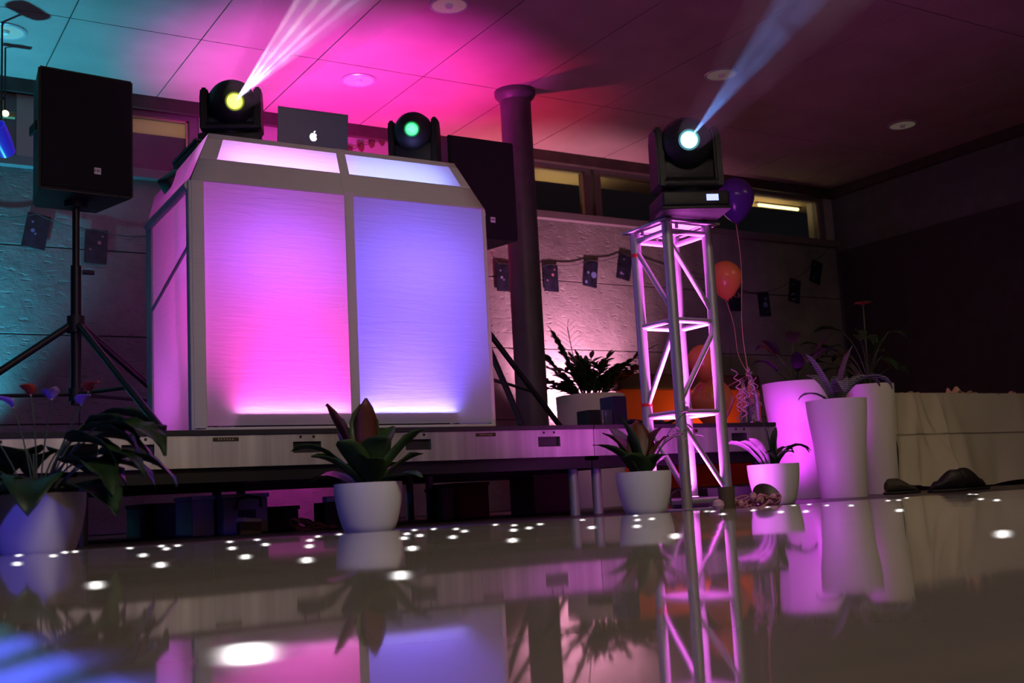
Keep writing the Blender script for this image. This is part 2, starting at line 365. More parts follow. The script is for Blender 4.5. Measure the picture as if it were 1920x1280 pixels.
# ---------------------------------------------------------------- stage
black_ply = mat('black_deck_board', (.018, .016, .018), .6, bump=.2, bscale=80)
alu_rail = bpy.data.materials.new('brushed_sheen_rail'); alu_rail.use_nodes = True; nt = alu_rail.node_tree; N = nt.nodes; L = nt.links; b = N['Principled BSDF']
b.inputs['Metallic'].default_value = .75; b.inputs['Roughness'].default_value = .42; tc = N.new('ShaderNodeTexCoord'); mp = N.new('ShaderNodeMapping'); mp.inputs['Scale'].default_value = (14, 1, .4)
n = N.new('ShaderNodeTexNoise'); n.inputs['Scale'].default_value = 1; n.inputs['Detail'].default_value = 4; L.new(tc.outputs['Object'], mp.inputs[0]); L.new(mp.outputs[0], n.inputs['Vector'])
r = N.new('ShaderNodeValToRGB'); r.color_ramp.elements[0].position = .35; r.color_ramp.elements[0].color = (.42, .41, .42, 1); r.color_ramp.elements[1].position = .72; r.color_ramp.elements[1].color = (.72, .71, .70, 1)  # pale streaks paint brushed reflections into the rail colour
L.new(n.outputs[0], r.inputs[0]); L.new(r.outputs[0], b.inputs['Base Color'])
SY0, SY1 = 4.70, 6.80
labs = ['leftmost stage deck, behind the flowering potted plant', 'stage deck under the left half of the glowing booth', 'stage deck under the right half of the glowing booth', 'rightmost stage deck, behind the truss tower']
plate_m = mat('maker_plate', (.055, .04, .02), .4, .5); plate_t = mat('plate_lettering', (.30, .26, .16), .5)
for i, xc in enumerate((.206, 1.466, 2.726, 3.986)):
    t = thing('stage_deck', 'black and aluminium ' + labs[i], 'stage deck', (xc, SY0, 0), 0, 'stage decks in a row')
    hw = .628; zb, zt = .291, SZ-.022
    MB().box((-hw, -.008, SZ-.022), (hw, SY1-SY0, SZ), bev=.002).build('deck_board', black_ply, t, smooth=False)
    def rail(yf, name):
        rb = MB(); sx = [(-.425, -.295), (.295, .425)]; s0, s1 = .343, .392
        rb.box((-hw, yf, zb), (hw, yf+.03, s0)); rb.box((-hw, yf, s1), (hw, yf+.03, zt))
        for a, c in ((-hw, sx[0][0]), (sx[0][1], sx[1][0]), (sx[1][1], hw)): rb.box((a, yf, s0), (c, yf+.03, s1))
        return rb.build(name, alu_rail, t, smooth=False)
    rl = rail(0, 'side_rail')
    for s in (-1, 1): MB().box((s*.36-.064, .018, .344), (s*.36+.064, .03, .391)).build('hand_slot', black, rl, smooth=False)  # black backing puts the shade inside the slot
    for s in (-1, 1):
        for d in (-.03, .03): MB().tube([(s*.36+d, -.002, .412), (s*.36+d, .01, .412)], .0065, 12).build('bolt_hole', black, rl)
    pl = MB().box((-.055, -.003, .399), (.055, 0, .415), bev=.0012).build('maker_plate', plate_m, rl, smooth=False)
    for k_ in range(6): MB().box((-.034+.012*k_, -.0036, .4035), (-.028+.012*k_, -.003, .4105)).build('plate_mark', plate_t, pl, smooth=False)
    ub = MB().box((-hw, .03, zb-.06), (hw, .08, zb+.03)); ub.box((-hw, SY1-SY0-.08, zb-.06), (hw, SY1-SY0, zt)); ub.box((-hw, .03, zb-.02), (-hw+.04, SY1-SY0, zt)); ub.box((hw-.04, .03, zb-.02), (hw, SY1-SY0, zt))
    ub.build('under_frame', blackm, t, smooth=False)
    for sx_ in (-1, 1):
        for yy in (.10, SY1-SY0-.12):
            mm = alu if (i == 3 and sx_ == -1) or (i == 2 and sx_ == 1) else blackm
            MB().tube([(sx_*(hw-.07), yy, 0), (sx_*(hw-.07), yy, zb+.04)], .026, 16).build('leg', mm, t)

# ---------------------------------------------------------------- booth
BY = 4.76; X0, X1 = 1.352, 2.812; ZB = SZ+.002; ZF = .3045*BY+CZ; TY = 4.86; TX0, TX1 = 1.462, 2.712; ZT = .349*TY+CZ; XM = (X0+X1)/2+.005
def fabric(name, rough=.8, tr=.5, col=(.82, .80, .82)):
    m = bpy.data.materials.new(name); m.use_nodes = True; nt = m.node_tree; N = nt.nodes; L = nt.links
    b = N['Principled BSDF']; b.inputs['Base Color'].default_value = (*col, 1); b.inputs['Roughness'].default_value = rough; b.inputs['Specular IOR Level'].default_value = .1
    t = N.new('ShaderNodeBsdfTranslucent'); t.inputs[0].default_value = (*col, 1)
    tc = N.new('ShaderNodeTexCoord'); mp = N.new('ShaderNodeMapping'); mp.inputs['Scale'].default_value = (3, 3, 34)
    n = N.new('ShaderNodeTexNoise'); n.inputs['Scale'].default_value = 1.5; n.inputs['Detail'].default_value = 4; n.inputs['Distortion'].default_value = .6
    L.new(tc.outputs['Object'], mp.inputs[0]); L.new(mp.outputs[0], n.inputs['Vector'])
    bp = N.new('ShaderNodeBump'); bp.inputs['Strength'].default_value = .35; bp.inputs['Distance'].default_value = .006
    L.new(n.outputs[0], bp.inputs['Height']); L.new(bp.outputs[0], b.inputs['Normal']); L.new(bp.outputs[0], t.inputs['Normal'])
    mx = N.new('ShaderNodeMixShader'); mx.inputs[0].default_value = tr
    L.new(b.outputs[0], mx.inputs[1]); L.new(t.outputs[0], mx.inputs[2]); L.new(mx.outputs[0], N['Material Output'].inputs['Surface']); return m
fab = fabric('white_stretch_cloth', tr=.62); fab2 = fabric('double_white_cloth', tr=.02, col=(.60, .57, .52))
booth = thing('dj_booth', 'white cloth panelled booth glowing pink and blue on the stage', 'booth', (0, 0, 0))
def slab(name, q, m, th=.003, n=(14, 14), sag=0, sub=0):
    """cloth quad q (BL,BR,TR,TL), slightly sagging"""
    q = [Vector(p) for p in q]; nn = (q[1]-q[0]).cross(q[3]-q[0]).normalized()
    def fn(u, v):
        p = (q[0]*(1-u)+q[1]*u)*(1-v)+(q[3]*(1-u)+q[2]*u)*v
        return p - nn*sag*math.sin(PI*u)*math.sin(PI*v)
    return MB().grid(fn, *n).build(name, m, booth, solid=th if m is fab2 else 0)
FW = .035
def lerp(a, b, t): return Vector(a)*(1-t)+Vector(b)*t
# front panels, cloth windows between opaque sleeves
zlo, zhi = ZB+.07, ZF-.001
slab('front_panel', [(X0+.05, BY, zlo-.05), (XM-.022, BY, zlo-.05), (XM-.022, BY, zhi), (X0+.05, BY, zhi)], fab, sag=.004)
slab('front_panel', [(XM+.022, BY, zlo-.05), (X1-.012, BY, zlo-.05), (X1-.012, BY, zhi), (XM+.022, BY, zhi)], fab, sag=.004)
fr = MB()
fr.box((X0-.002, BY-.004, ZB), (X0+.055, BY+.028, zhi), bev=.006); fr.box((XM-.024, BY-.005, ZB), (XM+.024, BY+.03, zhi), bev=.008)
fr.box((X1-.012, BY-.001, ZB), (X1+.003, BY+.028, zhi), bev=.005)
fr.box((X0, BY-.004, ZB), (X1, BY+.028, ZB+.014), bev=.004)
fr.build('front_frame_sleeve', fab2, booth)
# sloping upper panels
def S(u, v): return lerp(lerp((X0, BY, ZF), (X1, BY, ZF), u), lerp((TX0, TY, ZT), (TX1, TY, ZT), u), v)
def sl(name, u0, u1, v0, v1, m, o=0, th=.003, sag=0):
    q = [S(u0, v0), S(u1, v0), S(u1, v1), S(u0, v1)]; nn = (q[1]-q[0]).cross(q[3]-q[0]).normalized(); q = [p+nn*o for p in q]
    return slab(name, q, m, th, sag=sag)
um = (XM-X0)/(X1-X0)
sl('upper_panel', .055, um-.014, .44, .90, fab); sl('upper_panel', um+.014, .965, .44, .90, fab, sag=-.006)
sl('upper_sleeve', 0, 1, -.03, .45, fab2, .0015); sl('upper_sleeve', 0, 1, .90, 1.0, fab2, .0015); sl('upper_sleeve', 0, .058, .44, .91, fab2, .002)
sl('upper_sleeve', um-.017, um+.017, .0, 1.0, fab2, .004, .006); sl('upper_sleeve', .962, 1, .44, .91, fab2, .002)
BB = 5.52
def side(X, sgn, TX):
    A = Vector((X, BY, ZB)); B = Vector((X, BB, ZB)); D_ = Vector((X, BB, ZF-.02)); E = Vector((X, BY, ZF)); T1 = Vector((TX, TY, ZT)); T2 = Vector((X+sgn*.02, BB-.06, ZF+.10))
    slab('side_panel', [A+Vector((0, .05, .0)), B+Vector((0, -.05, 0)), D_+Vector((0, -.05, -.03)), E+Vector((0, .05, -.03))], fab)
    fs = MB(); fs.box((X-.012, BY, ZB), (X+.012, BY+.05, ZF-.005), bev=.006); fs.box((X-.010, BB-.10, ZB), (X+.010, BB, ZF-.03), bev=.006)
    fs.tube([E+Vector((0, .02, -.025)), D_+Vector((0, -.03, -.025))], .024, 12)
    fs.tube([A+Vector((0, .05, .80)), B+Vector((0, -.06, .62))], .010, 10)
    fs.build('side_frame_sleeve', fab2, booth)
    slab('side_upper_panel', [E+Vector((0, .03, 0)), D_, T2, T1], fab)
side(X0, 1, TX0); side(X1, -1, TX1)
# light bars inside the booth
def bar(name, xa, xb, col, lab, pw, lc):
    t = thing('light_bar', lab, 'light bar', ((xa+xb)/2, BY+.085, SZ), 0, 'light bars inside the booth'); hw = (xb-xa)/2
    MB().box((-hw, -.03, 0), (hw, .03, .04), bev=.004).build('housing', blackm, t, smooth=False)
    MB().box((-hw+.01, -.060, .052), (hw-.01, -.052, .062), bev=.002).build('lens_strip', mat(name, (.9, .9, .9), emit=lc, es=26), t, smooth=False)
    MB().box((-hw, -.070, .045), (hw, -.066, .068)).box((-hw, -.070, .040), (hw, -.03, .046)).build('strip_light_stop', blackm, t, smooth=False)  # unseen lip shaped to cut the bar's light off below the line
    area(name, ((xa+xb)/2, BY+.026, SZ+.066), (0, -.75, 1), pw*.028, lc, xb-xa, .005, 170)
    area(name, ((xa+xb)/2, BY+.075, SZ+.07), (0, -.5, 1), pw*.085, col, xb-xa, .02, 120)
    area(name, ((xa+xb)/2, BY+.30, SZ+.05), (0, -.40, 1), pw*.27, col, xb-xa-.10, .04, 110)  # added rear row that fills the upper cloth, behind the bar itself
bar('pink_bar', 1.54, 2.06, (1, .03, .62), 'pink glowing light bar behind the left booth cloth', 15, (1, .30, .85))
bar('blue_bar', 2.11, 2.60, (.15, .08, 1), 'blue glowing light bar behind the right booth cloth', 20, (.36, .32, 1))
spot('booth_wash', (1.80, 5.20, SZ+.1), (-1, .05, .75), 8, (.80, .13, 1), 120, .8, .1)  # this wash and those below are added to light the cloth
spot('booth_wash', (2.35, 5.25, SZ+.1), (.6, -.1, .8), 3, (.36, .26, 1), 120, .8, .1)
area('booth_violet_wash', (1.74, 5.12, 1.22), (0, -1, .05), 1.8, (.30, .09, 1), .5, .2, 120)
area('booth_violet_wash', (2.44, 5.12, 1.22), (0, -1, .05), 1.5, (.22, .13, 1), .5, .2, 120)
MB().box((XM-.006, BY+.035, ZB), (XM+.006, BB-.15, 1.50)).build('light_divider', fab2, booth, smooth=False)  # added unseen sheet that keeps pink and blue light apart
area('booth_top_wash', (1.78, 4.90, 1.56), (0, -.5, 1), 1.35, (.72, .40, 1), .55, .04, 120)  # added to brighten the sloping cloth windows
area('booth_top_wash', (2.36, 4.90, 1.56), (0, -.5, 1), 1.1, (.40, .48, 1), .55, .04, 120)

# table inside the booth that carries the equipment
dj = thing('equipment_table', 'black equipment table hidden behind the booth cloth', 'table', (0, 0, 0))
TZ = 1.60
MB().box((1.50, 5.00, TZ-.03), (2.78, 5.50, TZ), bev=.004).build('tabletop', black, dj, smooth=False)
for x in (1.53, 2.75):
    for y in (5.03, 5.47): MB().tube([(x, y, SZ), (x, y, TZ-.03)], .016, 12).build('leg', blackm, dj)

# laptop
lp = atY(583, 262, 5.02); LX, LY = lp.x+.028, 5.06
lt = thing('laptop', 'grey laptop with a glowing fruit mark standing open on top of the booth', 'laptop', (LX, LY+.02, TZ), math.radians(-2))
lid = mat('laptop_aluminium', (.10, .10, .11), .4, .3)
st = MB().box((-.13, -.02, 0), (.13, .20, .008), bev=.002); st.box((-.13, .10, 0), (-.12, .12, .18)); st.box((.12, .10, 0), (.13, .12, .18)); st.box((-.13, -.02, .177), (.13, .21, .185), bev=.002)
lst = st.build('temporary', blackm); lst.name = 'laptop_stand'; lst.location = (LX, LY+.02, TZ); tag(lst, 'low black metal stand under the grey laptop', 'stand')
lt.location.z = TZ+.185
MB().box((-.18, -.005, 0), (.18, .235, .016), bev=.004).build('keyboard_base', lid, lt, smooth=False)
lidang = math.radians(8); R8 = Matrix.Rotation(lidang, 4, 'X')
lo = MB().box((-.18, -.009, .012), (.18, 0, .252), bev=.0042, rot=R8).build('lid', lid, lt, smooth=False)
def apple(m, parent):
    # bitten fruit outline with a leaf
    pts = []; s = .021
    for k in range(64):
        a = 2*PI*k/64; x = math.cos(a); z = math.sin(a)
        rr = 1 - .16*math.exp(-((a-PI/2)/.28)**2) - .10*math.exp(-((a-3*PI/2)/.25)**2)
        x *= rr*(.93 - .10*(z < 0)*abs(z)); z *= rr*1.02
        dx, dz = x-1.12, z-.12
        if dx*dx+dz*dz < .46**2:
            ang = math.atan2(dz, dx); x = 1.12+.46*math.cos(ang); z = .12+.46*math.sin(ang)
        pts.append((x*s, z*s))
    b = MB(); b.prism([R8 @ Vector((x, -.0096, .120+z)) for x, z in pts], (0, .0006, 0))
    lf = [(.0, .021), (.004, .020), (.009, .025), (.0105, .033), (.004, .031), (.0, .026)]
    b.prism([R8 @ Vector((x, -.0096, .120+z)) for x, z in lf], (0, .0006, 0))
    return b.build('glowing_mark', m, parent, smooth=False)
apple(mat('mark_glow', (1, 1, 1), emit=(.95, 1, .95), es=1.15), lo)

# ---------------------------------------------------------------- moving head lamps
def moving_head(label, lens_p, aim, base_z, lenscol, es, s=1.0, disp=False, yaw=0.0):
    lensname = '%d' % int(lenscol[0]*100)

    """yoke lamp; head pivot placed so its lens sits at lens_p and faces aim; base stands at base_z"""
    aim = Vector(aim).normalized(); lens_p = Vector(lens_p); piv = lens_p-aim*.155*s
    t = thing('moving_head_lamp', label, 'stage light', (piv.x, piv.y, base_z), yaw, 'moving head lamps')
    inv = Matrix.Rotation(-yaw, 3, 'Z'); hz = piv.z-base_z
    MB().box((-.155*s, -.125*s, .0), (.155*s, .125*s, .018), bev=.006).box((-.15*s, -.12*s, .018), (.15*s, .12*s, .085*s), bev=.012).build('base', black, t, smooth=True)
    if disp:
        MB().box((.045*s, -.1225*s, .038*s), (.098*s, -.119*s, .066*s)).build('display', mat('lcd_glow', (.4, .5, .9), emit=(.42, .48, 1), es=1.5), t, smooth=False)
    MB().lathe([(0, .085*s), (.085*s, .085*s), (.09*s, .10*s), (.07*s, .115*s), (0, .115*s)], 32).build('turntable', blackm, t)
    yk = MB(); aw = .112*s
    yk.box((-aw-.035*s, -.075*s, .110*s), (aw+.035*s, .075*s, .155*s), bev=.02*s)
    yk.box((-aw-.01*s, -.055*s, .150*s), (aw+.01*s, .06*s, max(.17*s, hz-.075*s)), bev=.015*s)
    for sg in (-1, 1):
        pr = [(sg*aw, -.075*s, .12*s), (sg*aw, .075*s, .12*s), (sg*aw, .070*s, hz+.02*s), (sg*aw, .045*s, hz+.072*s), (sg*aw, -.045*s, hz+.072*s), (sg*aw, -.070*s, hz+.02*s)]
        yk.prism(pr, (sg*.036*s, 0, 0))
    bmesh.ops.bevel(yk.bm, geom=[e for e in yk.bm.edges if e.calc_length() > .05*s], offset=.008*s, segments=2, affect='EDGES')
    yk.build('yoke', black, t)
    d = inv @ aim; q = d.to_track_quat('Z', 'Y').to_matrix(); pos = Vector((0, 0, hz))
    hd = MB().lathe([(0, -.17*s), (.07*s, -.168*s), (.10*s, -.14*s), (.118*s, -.06*s), (.118*s, .02*s), (.113*s, .075*s), (.096*s, .115*s), (.060*s, .140*s), (.044*s, .150*s), (.038*s, .150*s), (.036*s, .142*s), (0, .142*s)], 32, pos, q).build('head_shell', black, t)
    MB().lathe([(.036*s, .138*s), (.044*s, .138*s), (.046*s, .160*s), (.038*s, .163*s), (.036*s, .150*s)], 32, pos, q).build('lens_ring', mat('ring_'+lensname, tuple(c*.3 for c in lenscol), .3, emit=lenscol, es=es*.06), hd)  # lens glow painted onto the ring by tint and faint emission
    MB().lathe([(0, .156*s), (.02*s, .154*s), (.0365*s, .146*s)], 32, pos, q).build('lens', mat('lens_'+lensname, (.9, .9, .9), emit=lenscol, es=es), hd)
    MB().tube([pos+Vector((-aw, 0, 0)), pos+Vector((aw, 0, 0))], .022*s, 14).build('tilt_axle', blackm, t)
    return t
# left lamp
L1 = atD(440, 190, 5.52); E1 = atD(668, -60, 3.9); d1 = (E1-L1).normalized()
moving_head('black moving head lamp with a yellow lens left of the laptop', L1, d1*.4-L1.normalized()*.6, TZ+.25, (.75, .95, .05), 3.6, 1.0, yaw=math.radians(-25))
cs = thing('flight_case', 'black lamp case under the yellow-lensed lamp', 'case', (0, 0, 0)); hx = L1.x
MB().box((hx-.21, 5.12, TZ), (hx+.13, 5.52, TZ+.235), bev=.008).build('body', black, cs, smooth=False)
cf = MB()
for z in (TZ+.12, TZ+.235): cf.box((hx-.215, 5.115, z), (hx+.135, 5.525, z+.012), bev=.002)
cf.build('edge_strip', blackm, cs, smooth=False)
# middle lamp
L2 = atD(772, 242, 5.72)
moving_head('black moving head lamp with a green lens at the right end of the booth', L2, -L2.normalized()+Vector((-.1, 0, .15)), TZ+.06, (.03, 1, .20), 2.2, .86, yaw=math.radians(-38))
MB().box((2.47, 5.02, TZ), (2.78, 5.46, TZ+.058), bev=.004).build('equipment_board', black, smooth=False)['label'] = 'flat black board under the green-lensed lamp'
bpy.data.objects['equipment_board']['category'] = 'board'
# black cable clamp on booth shoulder
kc = atY(327, 340, 5.25); kt = thing('black_cloth_bundle', 'small black bundle clipped on the left shoulder of the booth', 'bundle', kc)
MB().box((-.06, -.05, -.04), (.06, .05, .04), bev=.015, rot=Euler((.2, -.7, .2)).to_matrix().to_4x4()).build('bundle', black, kt)
MB().box((-.02, -.06, -.085), (.03, .06, -.03), bev=.01, rot=Euler((.2, -.7, .2)).to_matrix().to_4x4()).build('clip', blackm, kt)

# ---------------------------------------------------------------- speakers on tripods
def speaker(label, FL, hd, lx=.45, hgt=.60, dep=.36, gz=None):
    t = thing('loudspeaker', label, 'loudspeaker', FL, 0, 'loudspeakers on tripods')
    t.rotation_euler = (0, 0, hd)      # local x along the front edge, y away from the audience
    cab = MB().prism([(0, 0, 0), (lx, 0, 0), (lx-.07, dep, 0), (.07, dep, 0)], (0, 0, hgt))
    bmesh.ops.bevel(cab.bm, geom=list(cab.bm.edges), offset=.008, segments=2, affect='EDGES')
    cab.build('cabinet', black, t, smooth=False)
    MB().box((.012, -.012, .012), (lx-.012, .002, hgt-.012), bev=.006).build('grille', grille, t, smooth=False)
    for s, x in ((-1, .020), (1, lx-.020)):
        h = MB().box((x-.006+.012*(s > 0)*0, .10, hgt*.52), (x+.006, .22, hgt*.60), bev=.004); h.build('side_handle', blackm, t, smooth=False)
    bd = MB().box((lx*.60-.016, -.016, .095), (lx*.60+.016, -.011, .127), bev=.001).build('badge', mat('white_badge', (.75, .72, .74), .5), t, smooth=False)
    text('badge_lettering', 'HK', .022, black, bd, (lx*.60, -.0165, .111), (PI/2, 0, 0), .0006)
    MB().lathe([(0, -.03), (.055, -.03), (.055, .0), (0, .0)], 24, (lx/2, dep*.5, 0)).build('pole_socket', blackm, t)
    return t
def tripod(label, x, y, ztop, zhub, reach, angs, z0=SZ):
    t = thing('speaker_tripod', label, 'tripod stand', (x, y, z0), 0, 'tripod stands under the loudspeakers')
    MB().tube([(0, 0, zhub-z0-.34), (0, 0, ztop-z0)], .0175, 16).tube([(0, 0, zhub-z0-.38), (0, 0, zhub-z0+.30)], .025, 16).build('pole', blackm, t)
    MB().tube([(0, 0, zhub-z0-.03), (0, 0, zhub-z0+.05)], .042, 16).build('collar', black, t)
    MB().tube([(0, 0, zhub-z0-.36), (0, 0, zhub-z0-.30)], .036, 16).build('collar', black, t)
    MB().tube([(.03, 0, zhub-z0+.27), (.085, 0, zhub-z0+.27)], .012, 10).build('knob', black, t)
    for a in angs:
        d = Vector((math.cos(a), math.sin(a), 0)); top = d*.035+Vector((0, 0, zhub-z0)); ft = d*reach+Vector((0, 0, .022))
        lg = MB().tube([top, ft], .017, 12).build('leg', blackm, t)
        MB().tube([ft-Vector((0, 0, .015))-d*.01, ft+Vector((0, 0, .02))], .022, 12).build('rubber_foot', black, lg)
        mid = top.lerp(ft, .62); MB().tube([d*.035+Vector((0, 0, zhub-z0-.33)), mid], .009, 8).build('brace', blackm, t)
    return t
FLp = atD(71, 351, 5.30); hd1 = math.radians(5.7)
speaker('tall black loudspeaker on a tripod at the left edge', FLp, hd1)
c1 = Vector(FLp)+Vector((math.cos(hd1), math.sin(hd1), 0))*.225*1+Vector((-math.sin(hd1), math.cos(hd1), 0))*.18
hub = atY(137, 612, c1.y)
tripod('black tripod stand under the left loudspeaker', c1.x, c1.y, FLp.z-.028, hub.z, .80, (math.radians(188), math.radians(20), math.radians(285)))
FR = atD(973, 452, 6.72); FR = FR-Vector((.45, 0, 0))
speaker('black loudspeaker half hidden behind the right end of the booth', FR, 0)
c2 = FR+Vector((.225, .18, 0)); hub2 = atY(885, 600, c2.y)
tripod('black tripod stand partly hidden behind the right edge of the booth', c2.x, c2.y, FR.z-.028, hub2.z, .62, (math.radians(2), math.radians(125), math.radians(262)))

# ---------------------------------------------------------------- truss tower
TC = Vector((3.45, 4.10, 0)); tr = thing('truss_tower', 'square aluminium truss tower lit pink from inside', 'truss tower', TC)
hs = .12
for sx in (-1, 1):
    for sy in (-1, 1):
        MB().tube([(sx*hs, sy*hs, .012), (sx*hs, sy*hs, 1.325)], .025, 24).build('chord', alu, tr)
RZ = (.045, .445, .868, 1.285)
for z in RZ:
    r_ = MB()
    for a, b_ in (((-1, -1), (1, -1)), ((1, -1), (1, 1)), ((1, 1), (-1, 1)), ((-1, 1), (-1, -1))):
        r_.tube([(a[0]*hs, a[1]*hs, z), (b_[0]*hs, b_[1]*hs, z)], .0135, 12)
    r_.build('ring_brace', alu, tr)
for k, (z0, z1) in enumerate(zip(RZ, RZ[1:])):
    for j, (a, b_) in enumerate((((-1, -1), (1, -1)), ((-1, 1), (-1, -1)), ((1, 1), (1, -1)), ((-1, 1), (1, 1)))):
        A = Vector((a[0]*hs, a[1]*hs, 0)); B = Vector((b_[0]*hs, b_[1]*hs, 0))
        up_ = (k % 2 == 0)
        if j == 0: za, zb = (z1, z0) if up_ else (z0, z1)     # front-right face seen
        elif j == 1: za, zb = (z1, z0) if up_ else (z0, z1)
        elif j == 2: za, zb = (z0, z1) if up_ else (z1, z0)
        else: za, zb = (z0, z1) if up_ else (z1, z0)
        if j in (2, 3) and k != 1: continue
        if j in (2, 3): continue
        sg = .04
        A2 = A+Vector((0, 0, za+(sg if za < zb else -sg))); B2 = B+Vector((0, 0, zb+(-sg if za < zb else sg)))
        MB().tube([A2, B2], .0125, 12).build('diagonal', alu, tr)
MB().box((-.155, -.155, 0), (.155, .155, .012), bev=.003).build('base_plate', alu, tr, smooth=False)
tp = MB(); tp.box((-.165, -.165, 1.325), (.165, -.10, 1.335)); tp.box((-.165, .10, 1.325), (.165, .165, 1.335)); tp.box((-.165, -.10, 1.325), (-.10, .10, 1.335)); tp.box((.10, -.10, 1.325), (.165, .10, 1.335)); tp.box((-.10, -.10, 1.331), (.10, .10, 1.335))
tpo = tp.build('top_plate', alu, tr, smooth=False)
for sx, sy in ((-.07, -.13), (.13, -.02), (.02, .13), (-.13, .05)): MB().tube([(sx, sy, 1.30), (sx, sy, 1.325)], .008, 8).build('bolt', alu, tpo)
tape = mat('red_tape', (.8, .02, .03), .45)
for z in (1.215, .50): MB().tube([(-hs, -hs, z-.008), (-hs, -hs, z+.008)], .0262, 24).build('red_tape_band', tape, tr)
bpy.data.objects['red_tape_band'].location = (0, 2*hs, 0); bpy.data.objects['red_tape_band.001'].location = (0, 2*hs, 0)
# uplight lamp at truss foot
ul = thing('floor_uplight', 'small black floor lamp shining up inside the truss tower', 'floor light', (TC.x, TC.y, .012))
MB().box((-.07, -.05, 0), (.07, .05, .05), bev=.006).build('housing', black, ul)
MB().lathe([(0, .053), (.04, .053), (.04, .05)], 24).build('lens', mat('pink_lens', (1, .5, 1), emit=(1, .25, .95), es=4), ul)
ul2 = thing('floor_uplight', 'added black floor lamp unseen behind the pot right of the truss tower', 'floor light', (4.68, 4.84, 0))  # added unseen lamp at the source of the planters' magenta light
MB().box((-.05, -.05, 0), (.05, .05, .05), bev=.006).build('housing', black, ul2)
MB().lathe([(0, .053), (.03, .053), (.03, .05)], 24).build('lens', mat('pink_lens', (1, .5, 1)), ul2)
L3 = atD(1292, 262, 5.10); E3 = atD(1545, -60, 3.7); d3 = (E3-L3).normalized()
moving_head('large black moving head lamp with a cyan lens on top of the truss tower', L3, d3*.45-L3.normalized()*.55, 1.337, (.25, .85, 1), 4.2, 1.04, disp=True, yaw=math.radians(-24))

# ---------------------------------------------------------------- haze and beams
def haze(P, E, r0, r1, dens, col):
    m = bpy.data.materials.new('haze'); m.use_nodes = True; nt = m.node_tree; N = nt.nodes; L = nt.links
    N.remove(N['Principled BSDF']); v = N.new('ShaderNodeVolumeScatter'); v.inputs['Color'].default_value = (1, 1, 1, 1); v.inputs['Anisotropy'].default_value = .2
    tc = N.new('ShaderNodeTexCoord'); n = N.new('ShaderNodeTexNoise'); n.inputs['Scale'].default_value = 5; n.inputs['Detail'].default_value = 3; n.inputs['Distortion'].default_value = .8
    L.new(tc.outputs['Object'], n.inputs['Vector']); mr = N.new('ShaderNodeMapRange'); mr.inputs[1].default_value = .35; mr.inputs[2].default_value = .7; mr.inputs[3].default_value = dens*.35; mr.inputs[4].default_value = dens*1.5
    L.new(n.outputs[0], mr.inputs[0]); L.new(mr.outputs[0], v.inputs['Density']); L.new(v.outputs[0], N['Material Output'].inputs['Volume'])
    o = MB().tube([P, E], [r0, r1], 20).build('haze', m); o['kind'] = 'stuff'; return o
hz1 = haze(L1+d1*.05, E1+d1*.3, .07, .26, .55, None); tag(hz1, 'thin drifting haze around the white beam at upper left', 'haze')
hz3 = haze(L3+d3*.05, E3+d3*.3, .07, .22, .55, None); tag(hz3, 'thin drifting haze around the blue beam at upper right', 'haze')
random.seed(3)
def beam(P, d, power, col, full, streaks):
    side_ = d.cross(Vector((0, 0, 1))).normalized(); up_ = side_.cross(d)
    spot('beam', P+d*.03, d, power, col, full, .25, .004)
    for ang, c2, sz, pw in streaks:
        a, b_ = ang; dd = (d+side_*math.tan(math.radians(a))+up_*math.tan(math.radians(b_))).normalized()
        spot('beam_streak', P+d*.03, dd, pw, c2, sz, .3, .003)
beam(L1, d1, 300, (.75, .62, 1), 9.0, [((-3.6, 0), (.6, .6, 1), 1.0, 2600), ((-2.2, 1), (1, .9, 1), .7, 2600), ((1.5, 0), (.9, 1, .7), .8, 2000), ((3.4, 1), (1, .8, .8), .9, 2400)])
beam(L3, d3, 150, (.16, .34, 1), 8.0, [((2.2, 0), (.4, .6, 1), 1.8, 130), ((-2.0, 0), (.3, .5, 1), 1.5, 110)])

# ---------------------------------------------------------------- potted plants
def pot(t, r, h, taper=.72, mm=None):
    p = [(0, 0), (r*taper*.9, 0), (r*taper, .006)]
    for k in range(1, 9):
        u = k/8; p.append((r*(taper+(1-taper)*math.sin(u*PI/2)**.8), .006+(h-.006)*u))
    p += [(r-.006, h), (r-.008, h-.03), (0, h-.03)]
    MB().lathe(p, 56).build('pot', mm or white_pot, t)
    MB().lathe([(0, h-.024), (r*.5, h-.020), (r-.01, h-.028)], 32).build('soil', soil, t)
def stemtube(mb, p, az, el, ln, r=.004, bend=.6):
    pts = [Vector(p)]
    for i in range(1, 7):
        e = el-bend*(i/6)**2; pts.append(pts[-1]+Vector((math.cos(az)*math.cos(e), math.sin(az)*math.cos(e), math.sin(e)))*ln/6)
    mb.tube(pts, r, 6); return pts[-1]
VR = math.atan2(AR.y, AR.x)    # azimuth of "right" seen from the hall
def vec_az(dx, dd=0): return VR+math.atan2(dd, dx)
